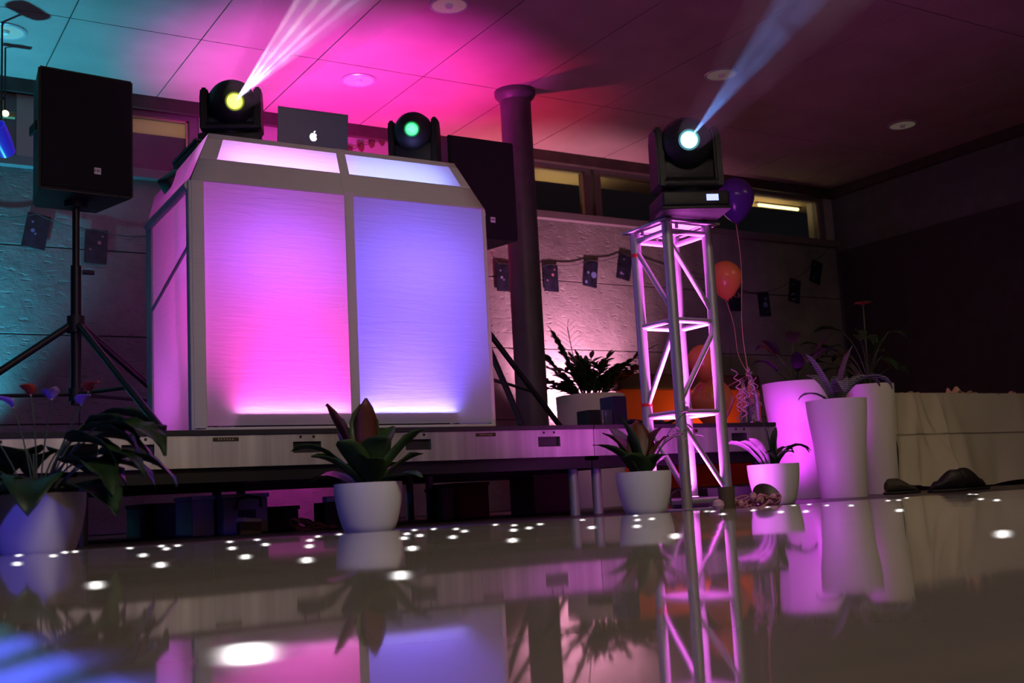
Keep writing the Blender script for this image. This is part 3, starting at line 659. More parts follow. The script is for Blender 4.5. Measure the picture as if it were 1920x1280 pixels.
# pot in front of the booth: upright strap leaves
random.seed(11)
p1 = atD(690, 905, 4.22); h1 = p1.z
t = thing('potted_plant', 'low white pot with upright broad leaves standing in front of the booth', 'potted plant', (p1.x, p1.y, 0), 0, 'white pots along the stage')
pot(t, .127, h1)
lv = MB()
for dx, dd, el, ln, wd, bd in ((-.35, .0, 1.30, .36, .062, .5), (-.1, .2, 1.52, .33, .085, .25), (-1, .1, .95, .34, .055, 1.5), (.9, -.1, .95, .30, .07, .45), (1, .3, .75, .24, .07, .6), (-.9, -.3, .85, .24, .08, .9),
                               (.3, -.6, 1.15, .24, .085, .7), (-.4, -.6, 1.1, .24, .08, .8), (.5, .4, 1.25, .27, .08, .5), (-1, .6, .5, .26, .06, 1.2), (1, -.5, .45, .22, .06, 1.0), (.1, -.9, .9, .2, .08, 1.0), (.05, .9, 1.2, .26, .08, .6), (-.6, .6, 1.2, .27, .08, .6)):
    lv.leaf((.02*dx, .02*dd, h1-.03), vec_az(dx, dd), el, ln, wd*1.35, bd, 'strap', .35, random.uniform(-.3, .3))
lv.build('foliage', leaf_m, t, solid=.001)
r2 = MB(); r2.leaf((-.012, 0, h1-.02), vec_az(-.45, -.15), 1.20, .345, .066, .1, 'strap', .3, .4); r2.leaf((.0, 0, h1-.02), vec_az(.05, -.2), 1.50, .335, .085, .1, 'strap', .3, .1)
r2.build('young_leaf', leaf_r, t, solid=.001)
# pot at left edge: flamingo flower
random.seed(5)
p0 = atD(72, 926, 3.22); h0 = p0.z
t = thing('potted_plant', 'white pot of drooping heart leaves with flowers at the far left edge', 'potted plant', (p0.x, p0.y, 0), 0, 'white pots along the stage')
pot(t, .128, h0)
st = MB(); lv = MB()
for dx, dd, el, ln, L_, wd, lb in ((1, .2, 1.0, .17, .17, .075, 1.9), (.6, -.4, 1.1, .15, .20, .085, 2.0), (-.8, -.3, 1.0, .13, .18, .085, 2.0), (.2, -.7, .9, .11, .19, .095, 2.0), (-.3, .6, 1.25, .18, .15, .08, 1.4), (1, -.3, .9, .22, .14, .06, 1.9),
                                   (.7, .5, 1.2, .24, .17, .08, 1.9), (-.9, .4, .9, .18, .17, .09, 1.8), (.4, .1, 1.35, .26, .13, .08, 1.3), (.9, .0, 1.2, .14, .15, .08, 2.2), (-.3, -.8, .9, .10, .18, .10, 2.2), (-1, 0, .7, .15, .16, .08, 2.0), (.1, .8, 1.2, .20, .16, .09, 1.5), (.5, -.2, 1.3, .2, .16, .09, 2.0), (1, .1, .95, .20, .2, .08, 1.8), (1, -.1, 1.2, .27, .19, .08, 2.0), (.8, .3, 1.3, .30, .15, .07, 1.6), (-.4, -.9, .8, .08, .19, .10, 1.6), (.9, -.5, .7, .10, .18, .09, 1.8), (.6, .1, 1.4, .23, .17, .09, 2.2), (-.2, .2, 1.4, .18, .17, .10, 2.0)):
    e = stemtube(st, (.02*dx, .02*dd, h0-.03), vec_az(dx, dd), el, ln, .0028)
    lv.leaf(e, vec_az(dx, dd), -.05, L_*1.25, wd*1.75, lb*.75, 'heart', .3, random.uniform(-.4, .4))
for dx, dd, el, ln, red in ((-.45, .1, 1.42, .29, 0), (-.1, .1, 1.52, .32, 1), (.12, -.1, 1.45, .30, 0), (.55, .1, 1.30, .34, 1), (-1, .1, 1.15, .26, 0), (.7, -.2, 1.25, .30, 0)):
    e = stemtube(st, (.02*dx, .02*dd, h0-.03), vec_az(dx, dd), el, ln, .0022, .25)
    g_ = MB(); g_.leaf(e, vec_az(dx, dd-.4), .8, .055, .05, 1.2, 'heart', .5, .2)
    f_ = g_.build('flower', mat('red_spathe', (.45, .06, .04), .35, transl=.3) if red else mat('violet_spathe', (.45, .25, .75), .35, transl=.3), t, solid=.001)
    MB().tube([e, e+Vector((0, -.004, .03))], [.003, .002], 6).build('spadix', mat('spadix', (.6, .5, .3), .6), f_)
st.build('stems', stem_m, t); lv.build('foliage', leaf_d, t, solid=.001)
# pot left of truss
random.seed(21)
p2 = atD(1206, 884, 4.86); h2 = p2.z
t = thing('potted_plant', 'white pot with reddish broad leaves and a flower spray left of the truss', 'potted plant', (p2.x, p2.y, 0), 0, 'white pots along the stage')
pot(t, .119, h2)
lv = MB(); lr = MB(); fs = MB(); fs2 = MB(); st = MB()
for i, (dx, dd, el, ln, wd, bd) in enumerate(((-.7, .1, 1.15, .24, .12, .8), (-.35, -.1, 1.35, .27, .085, .4), (.2, 0, 1.35, .22, .12, .6), (.7, .1, 1.2, .20, .10, .7), (-1, -.2, .9, .24, .09, .9), (.0, .4, 1.4, .25, .10, .4), (-.5, .5, 1.15, .27, .11, .7), (.5, -.4, 1.0, .14, .09, 1.1), (-.4, -.5, .9, .16, .10, 1.1))):
    (lr if i in (0, 2, 3, 5) else lv).leaf((.02*dx, .02*dd, h2-.03), vec_az(dx, dd), el, ln*1.08, wd*1.25, bd, 'lance', .3, random.uniform(-.3, .3))
e = stemtube(st, (.02, 0, h2-.03), vec_az(1, -.1), 1.25, .26, .0025, 1.0)
e2 = stemtube(st, (.03, 0, h2-.02), vec_az(1, -.2), 1.15, .33, .0018, .4)
for k in range(9):
    q = e+Vector((random.uniform(-.045, .055), random.uniform(-.03, .03), random.uniform(-.03, .04)))
    fs.leaf(q, random.uniform(0, 6), random.uniform(-.6, .8), .045, .016, .6, 'lance', .3, nl=5)
for k in range(5):
    q = e2+Vector((random.uniform(-.05, .05), random.uniform(-.02, .02), random.uniform(-.02, .03)))
    fs2.leaf(q, random.uniform(0, 6), random.uniform(-.4, .8), .040, .018, .6, 'lance', .3, nl=5)
fs.leaf(e, vec_az(-1, -.2), -.2, .12, .025, 1.1, 'strap', .3)
lv.build('foliage', leaf_m, t, solid=.001); lr.build('reddish_leaves', leaf_r, t, solid=.001); st.build('flower_stem', stem_m, t); fs.build('flower_spray', mat('pale_petal', (.55, .38, .50), .5, transl=.3), t, solid=.001); fs2.build('flower_spray', mat('pale_petal', (.5, .4, .5)), t, solid=.001)
# pot right of truss
random.seed(31)
p3 = atD(1449, 870, 5.62); h3 = p3.z
t = thing('potted_plant', 'white pot with dark curling strap leaves right of the truss', 'potted plant', (p3.x, p3.y, 0), 0, 'white pots along the stage')
pot(t, .127, h3)
lv = MB(); lp_ = MB()
for dx, dd, el, ln, wd, bd in ((-.1, 0, 1.5, .24, .045, .2), (.15, .1, 1.45, .22, .04, .3), (.8, -.1, 1.15, .24, .05, 2.7), (.5, .3, 1.2, .20, .05, 2.2), (-.4, .2, 1.2, .2, .045, 1.0), (.9, .2, 1.0, .26, .028, 2.2), (-.2, -.5, 1.1, .15, .05, 1.6), (.4, -.5, 1.1, .16, .05, 1.9)):
    lv.leaf((.02*dx, .02*dd, h3-.03), vec_az(dx, dd), el, ln, wd, bd, 'strap', .35, random.uniform(-.3, .3))
for dx, dd, el, ln, wd, bd in ((-.9, -.1, 1.15, .20, .06, 1.0), (-1, .2, 1.0, .24, .07, 1.2), (-.6, -.4, 1.2, .20, .06, .9)):
    lp_.leaf((.02*dx-.03, .02*dd, h3-.03), vec_az(dx, dd), el, ln, wd, bd, 'strap', .35, .3)
lv.build('foliage', leaf_d, t, solid=.001); lp_.build('pale_leaves', mat('pale_mauve_leaf', (.34, .26, .34), .45, mott=.4, mscale=30, transl=.3), t, solid=.001)

# tall planters
def planter(label, x, y, D, r, plant, botr=.62):
    p = atD(x, y, D); h = p.z; t = thing('tall_planter', label, 'planter', (p.x, p.y, 0), 0, 'tall white planters by the table')
    MB().lathe([(0, 0), (r*botr, 0), (r*botr+.004, .008), (r*.86, h*.55), (r*.97, h*.85), (r, h), (r-.012, h), (r-.014, h-.05), (0, h-.05)], 56).build('pot', white_pot, t)
    MB().lathe([(0, h-.04), (r-.016, h-.045)], 32).build('soil', soil, t)
    plant(t, h); return t
def pl_big(t, h):
    random.seed(41); lv = MB(); st = MB()
    for dx, dd, el, ln, L_, wd, lb in ((0, -.3, 1.2, .14, .32, .12, 2.6), (.4, -.1, 1.3, .20, .26, .10, 2.4), (-.7, 0, 1.2, .16, .2, .11, 1.8), (-.3, .4, 1.4, .26, .22, .13, 1.4), (.7, .2, 1.25, .28, .26, .10, .2), (.2, .5, 1.45, .36, .2, .12, .9), (-.5, -.3, 1.3, .28, .16, .10, .7)):
        e = stemtube(st, (.03*dx, .03*dd, h-.05), vec_az(dx, dd), el, ln, .006); lv.leaf(e, vec_az(dx, dd), .8, L_, wd, lb, 'heart', .3, random.uniform(-.3, .3))
    lv.build('foliage', mat('plum_leaf', (.07, .03, .075), .4, mott=.4, transl=.2), t, solid=.001); st.build('stems', stem_m, t)
def pl_aech(t, h):
    random.seed(43); lv = MB()
    for dx, dd, el, ln, wd, bd in ((-.75, -.15, 1.15, .37, .085, .15), (.35, .1, 1.25, .40, .08, .2), (-.05, -.6, 1.1, .34, .075, 3.0), (.95, -.2, .95, .42, .075, 2.5), (1, .35, 1.0, .42, .07, 2.3), (-1, -.1, .75, .26, .035, 1.9), (.3, .6, 1.1, .3, .07, 1.2), (-.4, .6, 1.1, .3, .07, .9)):
        lv.leaf((.02*dx, .02*dd, h-.04), vec_az(dx, dd), el, ln, wd, bd, 'strap', .5, random.uniform(-.25, .25), nl=12)
    lv.build('foliage', leaf_s, t, solid=.0015)
def pl_tree(t, h):
    random.seed(47); lv = MB(); st = MB(); fl = MB()
    for k in range(22):
        az = random.uniform(0, 2*PI); el = random.uniform(.9, 1.5); e = stemtube(st, (0, 0, h-.04), az, el, random.uniform(.2, .5), .004)
        lv.leaf(e, az+random.uniform(-.5, .5), random.uniform(-.3, .6), random.uniform(.14, .24), random.uniform(.06, .10), 1.2, 'lance', .3, random.uniform(-.5, .5))
    e = stemtube(st, (0, 0, h-.04), vec_az(.1, .2), 1.5, .62, .005, .1)
    for k in range(7): fl.leaf(e, k*.9, .5, .07, .05, 1, 'heart', .3)
    lv.build('foliage', leaf_d, t, solid=.001); st.build('stems', stem_m, t); fl.build('red_flower', mat('dark_red_petal', (.35, .04, .04), .5), t, solid=.001)
planter('tall white planter lit magenta with drooping plum leaves', 1490, 718, 7.55, .215, pl_big)
planter('tall white planter with a silver banded rosette plant, nearest of the tall ones', 1567, 750, 6.95, .182, pl_aech, .74)
planter('dim tall white planter with dark bushy plant next to the tablecloth', 1630, 722, 7.95, .165, pl_tree, .80)
# big round planter behind the stage with feathery-leaved plant
random.seed(53)
pz = atD(1106, 742, 9.0); t = thing('tall_planter', 'wide pinkish planter behind the stage with dark feathery plant lit from behind', 'planter', (pz.x, pz.y, 0))
MB().lathe([(0, 0), (.22, 0), (.262, pz.z*.6), (.272, pz.z), (.256, pz.z), (.252, pz.z-.05), (0, pz.z-.05)], 56).build('pot', white_pot, t)
MB().lathe([(0, pz.z-.04), (.25, pz.z-.045)], 32).build('soil', soil, t)
lv = MB(); st = MB()
def zz_stem(dx, dd, el, ln, bend, n=13, ll=.10, lw=.044):
    pts = [Vector((.07*dx, .07*dd, pz.z-.05))]; az = vec_az(dx, dd)
    N_ = 16
    for i in range(1, N_+1):
        e = el-bend*(i/N_)**1.5; pts.append(pts[-1]+Vector((math.cos(az)*math.cos(e), math.sin(az)*math.cos(e), math.sin(e)))*ln/N_)
    st.tube(pts, [.010-.0004*i for i in range(N_+1)], 6)
    for i in range(n):
        k = 4+i*(N_-4)/n; a = int(k); p = pts[a].lerp(pts[min(a+1, N_)], k-a); e = el-bend*(k/N_)**1.5
        for s in (-1, 1):
            lv.leaf(p, az+s*random.uniform(.9, 1.3), e*.55+random.uniform(-.2, .35), ll*random.uniform(.8, 1.15), lw, .5, 'lance', .2, random.uniform(-.4, .4), nl=5)
    lv.leaf(pts[-1], az, el-bend, ll, lw, .3, 'lance', .2, nl=5)
for a in ((-.9, 0, 1.05, .62, .55), (-.55, .1, 1.25, .60, .15), (-.12, .1, 1.5, .36, .3), (.3, .0, 1.25, .52, 1.5), (.8, 0, .95, .60, .5), (-.4, -.3, 1.15, .34, .8), (.45, -.3, 1.1, .36, .7), (.1, -.4, 1.2, .34, .8), (1, .3, .8, .38, .5), (-.9, -.2, .7, .36, .5), (-.3, .4, 1.4, .38, .4), (.6, .4, 1.25, .40, .3), (.1, .3, 1.4, .40, .5), (-.7, .4, 1.0, .40, .4), (-.15, -.4, 1.4, .30, .6), (.35, .2, 1.1, .44, 1.2), (-.5, -.1, .8, .40, .9), (.7, -.3, .9, .44, .8), (.0, .2, 1.5, .30, .2), (-.8, -.4, .5, .34, .4)): zz_stem(*a)
lv.build('foliage', mat('zz_leaf', (.022, .05, .016), .5), t, solid=.001); st.build('stems', stem_m, t)
fr_ = MB(); frs = MB(); pts = [Vector((-.05, -.02, pz.z-.05))]
for i in range(1, 15): pts.append(pts[-1]+Vector((-.018*.8+.003*i*.2, 0, .042)))
frs.tube(pts, .004, 6)
for i in range(6, 15):
    for s in (0, PI): fr_.leaf(pts[i], VR+s, .75, .115*(1.1-abs(i-10)/12), .013, .2, 'lance', .2, nl=5)
fr_.leaf(pts[-1], VR, 1.4, .07, .03, .1)
fr_.build('palm_frond', leaf_d, t, solid=.001); frs.build('frond_stem', stem_m, t)

# ---------------------------------------------------------------- orange bench behind the stage
ob = thing('orange_bench', 'orange upholstered bench with dark back rail behind the right of the stage', 'bench', (0, 0, 0))
oy = 7.45; a0 = atY(1166, 728, oy); a1 = atY(1425, 722, oy)
MB().box((a0.x, oy, .12), (a1.x, oy+.10, a0.z), bev=.02).build('backrest', mat('orange_fabric', (.85, .13, .012), .8, bump=.3, bscale=150), ob)
MB().box((a0.x-.02, oy+.01, a0.z-.01), (a1.x+.02, oy+.14, a0.z+.13), bev=.02).build('back_rail', mat('dark_brown_wood', (.05, .025, .02), .5), ob)
MB().box((a0.x, oy-.45, .30), (a1.x, oy, .42), bev=.03).build('seat', mat('orange_fabric', (.8, .1, .01)), ob)
MB().box((a0.x+.02, oy-.43, .0), (a0.x+.08, oy+.10, .30)).box((a1.x-.08, oy-.43, .0), (a1.x-.02, oy+.10, .30)).build('bench_support', dark_wood, ob, smooth=False)
spot('bench_wash', ((a0.x+a1.x)/2, 7.05, .50), (.0, 1, .25), 7, (1, .45, .15), 150, .9, .1)  # fill light added to brighten the orange backrest

# ---------------------------------------------------------------- small things on the stage right end
def on_stage(x, y, Y): p = atY(x, y, Y); p.z = SZ; return p
def blk(name, label, cat, x0, x1, ytop, Y, dep, m):
    a = atY(x0, ytop, Y); b_ = atY(x1, ytop, Y); o = MB().box((a.x, Y, SZ), (b_.x, Y+dep, a.z), bev=.004).build(name, m, smooth=False); return tag(o, label, cat)
blk('amplifier_box', 'small black box beside the wide planter on the stage', 'box', 1103, 1126, 768, 5.3, .12, black)
blk('plinth', 'narrow dark violet upright box on the stage left of the cables', 'box', 1150, 1174, 742, 5.3, .14, mat('dark_violet', (.05, .03, .10), .4))
vt = MB(); va = on_stage(1139, 797, 5.3); vt.lathe([(0, 0), (.028, 0), (.03, .005), (.032, .13), (.029, .13), (.027, .008), (0, .008)], 28); o = vt.build('glass_vase', mat('smoky_glass', (.7, .7, .75), .05, trans=.9), loc=va); tag(o, 'straight clear glass vase between the black box and the violet box', 'vase')
cbm = MB(); random.seed(61)
for k in range(5):
    c_ = on_stage(1215+random.uniform(-28, 28), 795, 5.25+random.uniform(-.08, .1)); rr = random.uniform(.05, .09); pts = []
    for i in range(28):
        a = i/27*2*PI*1.2; pts.append(c_+Vector((rr*1.7*math.cos(a), rr*math.sin(a), .024+.028*k/4+.012*math.sin(3*a+k))))
    cbm.tube(pts, .009, 7)
tag(cbm.build('cable_coil', black), 'loose black cable coils on the stage left of the truss', 'cable')
bx = thing('mains_distributor', 'black box with a tiny blue indicator among the cables behind the truss', 'power box', on_stage(1240, 797, 5.22))
MB().box((-.10, 0, 0), (.07, .12, .05), bev=.006).build('body', black, bx)
MB().lathe([(0, .001), (.0045, 0), (.0045, -.002)], 12, (-.0, -.001, .03), Matrix.Rotation(PI/2, 3, 'X')).build('indicator', mat('blue_led', (.5, .7, 1), emit=(.35, .6, 1), es=6), bx)

# balloons tied to glass bottles
def balloon(label, x, y, D, wpx, m, anchor):
    p = atD(x, y, D); r = wpx/2*D/F; prof = []
    for k in range(25):
        u = k/24*PI; rr = r*math.sin(u)*(1-.16*max(0, -math.cos(PI-u))) ; z = -math.cos(u)*r
        z = z*1.08 if z > 0 else z*1.30
        prof.append((max(rr*(1 if z > 0 else (1-.22*(abs(z)/(1.3*r))**2)), 0), z))
    prof[0] = (0, prof[0][1]); prof[-1] = (0, prof[-1][1])
    t = thing('balloon', label, 'balloon', p, 0, 'party balloons')
    MB().lathe(prof, 36).build('skin', m, t)
    MB().lathe([(0, -1.28*r), (.006, -1.29*r), (.013, -1.36*r), (.010, -1.365*r), (0, -1.33*r)], 12).build('knot', m, t)
    a = anchor-p; pts = []
    for i in range(17):
        u = i/16; q = Vector((0, 0, -1.33*r)).lerp(a, u); q += Vector((.02*math.sin(u*7), .01*math.sin(u*5+1), -.05*math.sin(PI*u)))
        pts.append(q)
    MB().tube(pts, .0022, 5).build('ribbon', mat('curling_ribbon', (.6, .25, .22), .5), t)
orange_b = mat('orange_latex', (.85, .27, .11), .25, transl=.35); purple_b = mat('purple_latex', (.10, .025, .30), .22, transl=.25)
anch = Vector((4.52, 4.80, .73))
balloon('dark purple balloon beside the big moving head lamp', 1378, 372, 7.0, 72, purple_b, anch)
balloon('orange balloon behind the upper part of the truss tower', 1360, 522, 7.1, 62, orange_b, anch)
balloon('orange balloon behind the middle of the truss tower', 1318, 678, 7.0, 60, orange_b, anch)
balloon('orange balloon low behind the truss, lowest of the balloons', 1335, 752, 7.15, 80, orange_b, anch)
def bottle(label, x, Y, s):
    p = on_stage(x, 797, Y); t = thing('glass_bottle', label, 'bottle', p, 0, 'clear glass bottles on the stage corner')
    MB().lathe([(0, 0), (.036*s, 0), (.038*s, .006), (.038*s, .15*s), (.030*s, .19*s), (.014*s, .235*s), (.013*s, .285*s), (.016*s, .288*s), (.016*s, .297*s), (.012*s, .297*s), (.011*s, .235*s), (.027*s, .188*s), (.034*s, .15*s), (.034*s, .010), (0, .010)], 28).build('bottle_glass', mat('clear_glass', (.9, .85, .95), .03, trans=.95), t)
    return t
bottle('clear glass bottle with balloon ribbons, right one at the stage corner', 1414, 4.76, 1.0)
bottle('clear glass bottle wrapped in ribbon curls, left one at the stage corner', 1399, 4.80, .85)
rb = MB(); random.seed(67)
for k in range(9):
    c_ = Vector((4.44+random.uniform(-.05, .09), 4.75+random.uniform(-.04, .04), .62+random.uniform(-.04, .10))); pts = []; ph = random.uniform(0, 6)
    for i in range(26):
        pts.append(c_+Vector((.014*math.cos(i*.8+ph)+.002*i*math.cos(k), .014*math.sin(i*.8+ph), .04-.0065*i)))
    rb.tube(pts, .0022, 5)
tag(rb.build('ribbon_curls', mat('shiny_ribbon', (.65, .35, .5), .25)), 'tangle of shiny pinkish ribbon curls hanging on the bottles', 'ribbon')

# ---------------------------------------------------------------- bunting
YF = YW-.012
def garland(label, px, ends, sz, shape, m, tilts, dz, group):
    P = [atY(x, y, YF) for x, y in px]; o0 = Vector((P[0].x, YF, P[0].z)); t = thing('bunting_garland', label, 'bunting', o0, 0, group); w_, h_ = sz
    Q = [atY(*ends[0], YF)-Vector((0, 0, dz))]+P+[atY(*ends[1], YF)-Vector((0, 0, dz))]; b_ = MB(); pts = []
    for a, c_ in zip(Q, Q[1:]):
        for i in range(6):
            q = a.lerp(c_, i/6); pts.append(Vector((q.x, YF, q.z+dz-.03*math.sin(PI*i/6)))-o0)
    pts.append(Q[-1]+Vector((0, 0, dz))-o0); b_.tube(pts, .003, 5).build('cord', mat('dark_cord', (.03, .03, .03), .8), t)
    for i, p in enumerate(P):
        R_ = Matrix.Rotation(tilts[i], 4, 'Y'); c0_ = p-o0
        if shape == 'card':
            f_ = MB().box((-w_/2, -.001, -h_/2), (w_/2, .001, h_/2), rot=R_).build('picture_card', m, t, smooth=False, loc=c0_)
            random.seed(i+1); spots_ = [(random.uniform(-.3, .3)*w_, random.uniform(-.35, .35)*h_, random.choice((.008, .014, .03))) for q in range(3)]
            g = MB()
            for gx, gz, rr in spots_: g.lathe([(0, 0), (rr, 0)], 16, R_ @ Vector((gx, -.0016, gz)), Matrix.Rotation(PI/2, 3, 'X'))
            g.build('printed_planets', mat('planet_print_%d' % (i % 3), ((.18, .16, .32), (.3, .12, .12), (.12, .16, .35))[i % 3], .6), f_)
        else:
            MB().prism([R_ @ Vector(q) for q in ((-w_/2, 0, h_/2), (w_/2, 0, h_/2), (w_/2*.9, 0, -h_*.2), (0, 0, -h_/2), (-w_/2*.9, 0, -h_*.2))], (0, .002, 0)).build('pennant', m, t, smooth=False, loc=c0_)
card_m = mat('space_print_card', (.012, .012, .03), .5, mott=.9, mscale=14); pen_m = mat('pennant_paper', (.12, .06, .03), .8, mott=.5, mscale=40)
garland('cord of dark picture cards on the wall left of the booth', [(68, 433), (180, 462)], [(-30, 400), (290, 440)], (.155, .245), 'card', card_m, [.18, .04], .125, 'garlands of picture cards')
garland('long cord of dark picture cards from the column to the room corner', [(945, 520), (1033, 521), (1107, 513), (1170, 500), (1378, 560), (1433, 570), (1490, 545), (1530, 510)], [(925, 480), (1562, 450)], (.155, .245), 'card', card_m, [0, 0, .14, .20, 0, -.05, .2, .3], .125, 'garlands of picture cards')
garland('short string of small dark pennants on the pink wall right of the laptop', [(655, 283), (677, 276), (697, 269), (716, 265), (735, 258)], [(640, 282), (752, 244)], (.060, .085), 'shield', pen_m, [.1, -.15, .1, -.1, -.15], .035, None)

# lamps seen at the far left edge
bl = thing('blue_spotlight', 'blue glowing spotlight cut by the left edge', 'stage light', atY(2, 262, 7.3))
MB().lathe([(0, -.10), (.05, -.10), (.06, .0), (.062, .10), (.052, .10), (.05, .06), (0, .06)], 24, (0, 0, 0), Euler((.9, 0, -.6)).to_matrix()).build('housing', mat('blue_lamp_body', (.02, .02, .10), .3, emit=(.02, .02, .7), es=.5), bl)
MB().box((-.005, -.01, .05), (.005, .01, CEIL-bl.location.z)).build('hanger', blackm, bl, smooth=False)
ml_ = thing('small_spotlight', 'small warm glowing spotlight above the blue one at the left edge', 'stage light', atY(9, 215, 7.7))
MB().tube([(-.08, 0, 0), (.06, 0, 0)], .025, 14).build('housing', mat('brass_tin', (.25, .13, .06), .4, .6), ml_)
MB().lathe([(0, 0), (.022, 0)], 16, (0.0, -.027, 0), Matrix.Rotation(PI/2, 3, 'X')).build('lens', mat('warm_glow', (1, .9, .5), emit=(1, .85, .4), es=3), ml_)
MB().box((-.005, -.005, .02), (.005, .005, CEIL-ml_.location.z)).build('hanger', blackm, ml_, smooth=False)

# ---------------------------------------------------------------- table with cloth
ta0 = atY(1664, 735, 5.8); TXA, TXB, TH = ta0.x, 8.85, ta0.z
tb = thing('folding_table', 'long table hidden under the white tablecloth at the right', 'table', (0, 0, 0))
MB().box((TXA+.03, 5.86, TH-.035), (TXB-.03, 6.55, TH-.008)).build('tabletop', dark_wood, tb, smooth=False)
for x in (TXA+.15, TXB-.15):
    for y in (5.95, 6.45): MB().tube([(x, y, 0), (x, y, TH-.035)], .018, 10).build('leg', blackm, tb)
random.seed(71)
folds = [(random.uniform(0, 1), random.uniform(.015, .06), random.uniform(-.22, .22), random.uniform(.015, .045)) for _ in range(9)]
def cloth(u, v):
    # v 0..1 down the front; u along
    x = TXA+(TXB-TXA)*u; z = TH-(TH-.012)*v
    off = 0
    for c_, wd, sl_, am in folds:
        cx = c_+sl_*v*.5; off += 1.5*am*(.25+v*1.3)*math.exp(-((u-cx)/(wd*(.5+v)))**2)
    off += .010*v*math.sin(u*17+2*v)+.006*v*math.sin(u*43+1+3*v)
    hem = .030*max(0, math.sin(u*9+1.2))*v**6
    return Vector((x+.015*v*math.sin(u*25), 5.84-off-.05*v, z+hem))
cl = MB().grid(cloth, 170, 34)
cl.grid(lambda u, v: Vector((TXA+(TXB-TXA)*u, 5.84+.75*v, TH+.0015*math.sin(u*50+v*9))), 60, 12)
cl.grid(lambda u, v: Vector((TXA-.03*v-.018*math.sin(u*16)*v, 5.84-.05*v*(1-u)+.75*u, TH-(TH-.012)*v)), 24, 20)
bmesh.ops.remove_doubles(cl.bm, verts=cl.bm.verts, dist=.0008)
clm = mat('white_linen', (.62, .58, .48), .85, bump=.25, bscale=220)
nt = clm.node_tree; N = nt.nodes; L = nt.links
tc = N.new('ShaderNodeTexCoord'); sp_ = N.new('ShaderNodeSeparateXYZ'); L.new(tc.outputs['Object'], sp_.inputs[0])
def crease(sock, c0):
    a = N.new('ShaderNodeMath'); a.operation = 'SUBTRACT'; a.inputs[1].default_value = c0; L.new(sp_.outputs[sock], a.inputs[0])
    b_ = N.new('ShaderNodeMath'); b_.operation = 'ABSOLUTE'; L.new(a.outputs[0], b_.inputs[0])
    c_ = N.new('ShaderNodeMapRange'); c_.inputs[1].default_value = 0; c_.inputs[2].default_value = .008; c_.inputs[3].default_value = 0; c_.inputs[4].default_value = 1; L.new(b_.outputs[0], c_.inputs[0]); return c_
c1_ = crease(2, .42); bp2 = N.new('ShaderNodeBump'); bp2.inputs['Strength'].default_value = 1; bp2.inputs['Distance'].default_value = .012
L.new(c1_.outputs[0], bp2.inputs['Height']); old = N['Principled BSDF'].inputs['Normal'].links[0].from_socket; L.new(old, bp2.inputs['Normal']); L.new(bp2.outputs[0], N['Principled BSDF'].inputs['Normal'])
tag(cl.build('tablecloth', clm), 'creased white tablecloth hanging to the floor at the right', 'tablecloth')
nap = mat('paper_napkin', (.70, .48, .34), .8); random.seed(73)
nl_ = [('flat paper napkin at the left end of the table', 1700), ('flat paper napkin left of the crumpled one', 1728), ('crumpled napkin at the middle of the table edge', 1788), ('folded paper lying right of the crumpled napkin', 1812), ('small folded napkin near the right picture edge', 1896)]
for i, (lb, x) in enumerate(nl_):
    p = atY(x, 735, 6.0); hgt = (.02, .014, .065, .03, .04)[i]; w_ = (.16, .14, .14, .14, .06)[i]
    def nf(u, v, hgt=hgt, w_=w_, i=i): return Vector(((u-.5)*w_, (v-.5)*w_*.8, .004+hgt*abs(math.sin(u*5+i)*math.cos(v*4+i))*math.sin(PI*u)**.5))
    o = MB().grid(nf, 12, 12).build('paper_napkin', nap, solid=.001, loc=(p.x, 6.0, TH+.003)); tag(o, lb, 'napkin', 'paper napkins on the table')

# dark shoes / bags by the table hem
def lump(name, label, cat, x, y, D, sx, sy, sz, m, seed, parts=()):
    p = atD(x, y, D); p.z = 0; random.seed(seed); b_ = bmesh.new(); bmesh.ops.create_icosphere(b_, subdivisions=4, radius=1)
    from mathutils import noise
    for v in b_.verts:
        n_ = noise.noise(v.co*1.6+Vector((seed, 0, 0)))*.28; v.co *= 1+n_; v.co.x *= sx; v.co.y *= sy; v.co.z = max(v.co.z, -.55)*sz+.55*sz
    mb = MB(); mb.bm.free(); mb.bm = b_; o = mb.build(name, m, loc=p); o.rotation_euler = (0, 0, VR); return tag(o, label, cat)
dk = mat('dark_leather', (.015, .012, .014), .5, bump=.3, bscale=40)
def shoe(label, x, y, D, ln, ht, m, rz):
    p = atD(x, y, D); p.z = 0; t = thing('shoe', label, 'shoe', p, VR+rz, 'dark shoes at the table hem'); n_ = 14
    def prof(u): # length -> half width, height, z offset
        wd = ln*.19*(math.sin(PI*min(1, .12+u*.86))**.5); hh = ht*(1-.55*max(0, min(1, (u-.35)/.4))**1.5)*(1 if u > .08 else .75+3*u)*(1 if u < .85 else math.sqrt(max(.05, (1-u)/.15)))
        return wd, max(hh, .012)
    b_ = MB(); rings = []
    for i in range(n_+1):
        u = i/n_; wd, hh = prof(u); ring = []
        for k in range(12):
            a = 2*PI*k/12; zz_ = hh*.5+hh*.5*math.sin(a); ring.append(b_.bm.verts.new((-ln/2+ln*u, wd*math.cos(a)*(1-.25*max(0, math.sin(a))), .015+zz_)))
        rings.append(ring)
    for a, c_ in zip(rings, rings[1:]):
        for k in range(12): b_.bm.faces.new((a[k], a[(k+1) % 12], c_[(k+1) % 12], c_[k]))
    b_.bm.faces.new(rings[0][::-1]); b_.bm.faces.new(rings[-1]); b_.build('upper', m, t)
    MB().box((-ln/2-.004, -ln*.17, 0), (ln/2+.002, ln*.17, .017), bev=.006).build('sole', black, t)
    return t
shoe('dark shoe leaning at the left lower corner of the tablecloth', 1692, 928, 7.2, .22, .085, mat('olive_shoe', (.05, .045, .03), .7), .2)
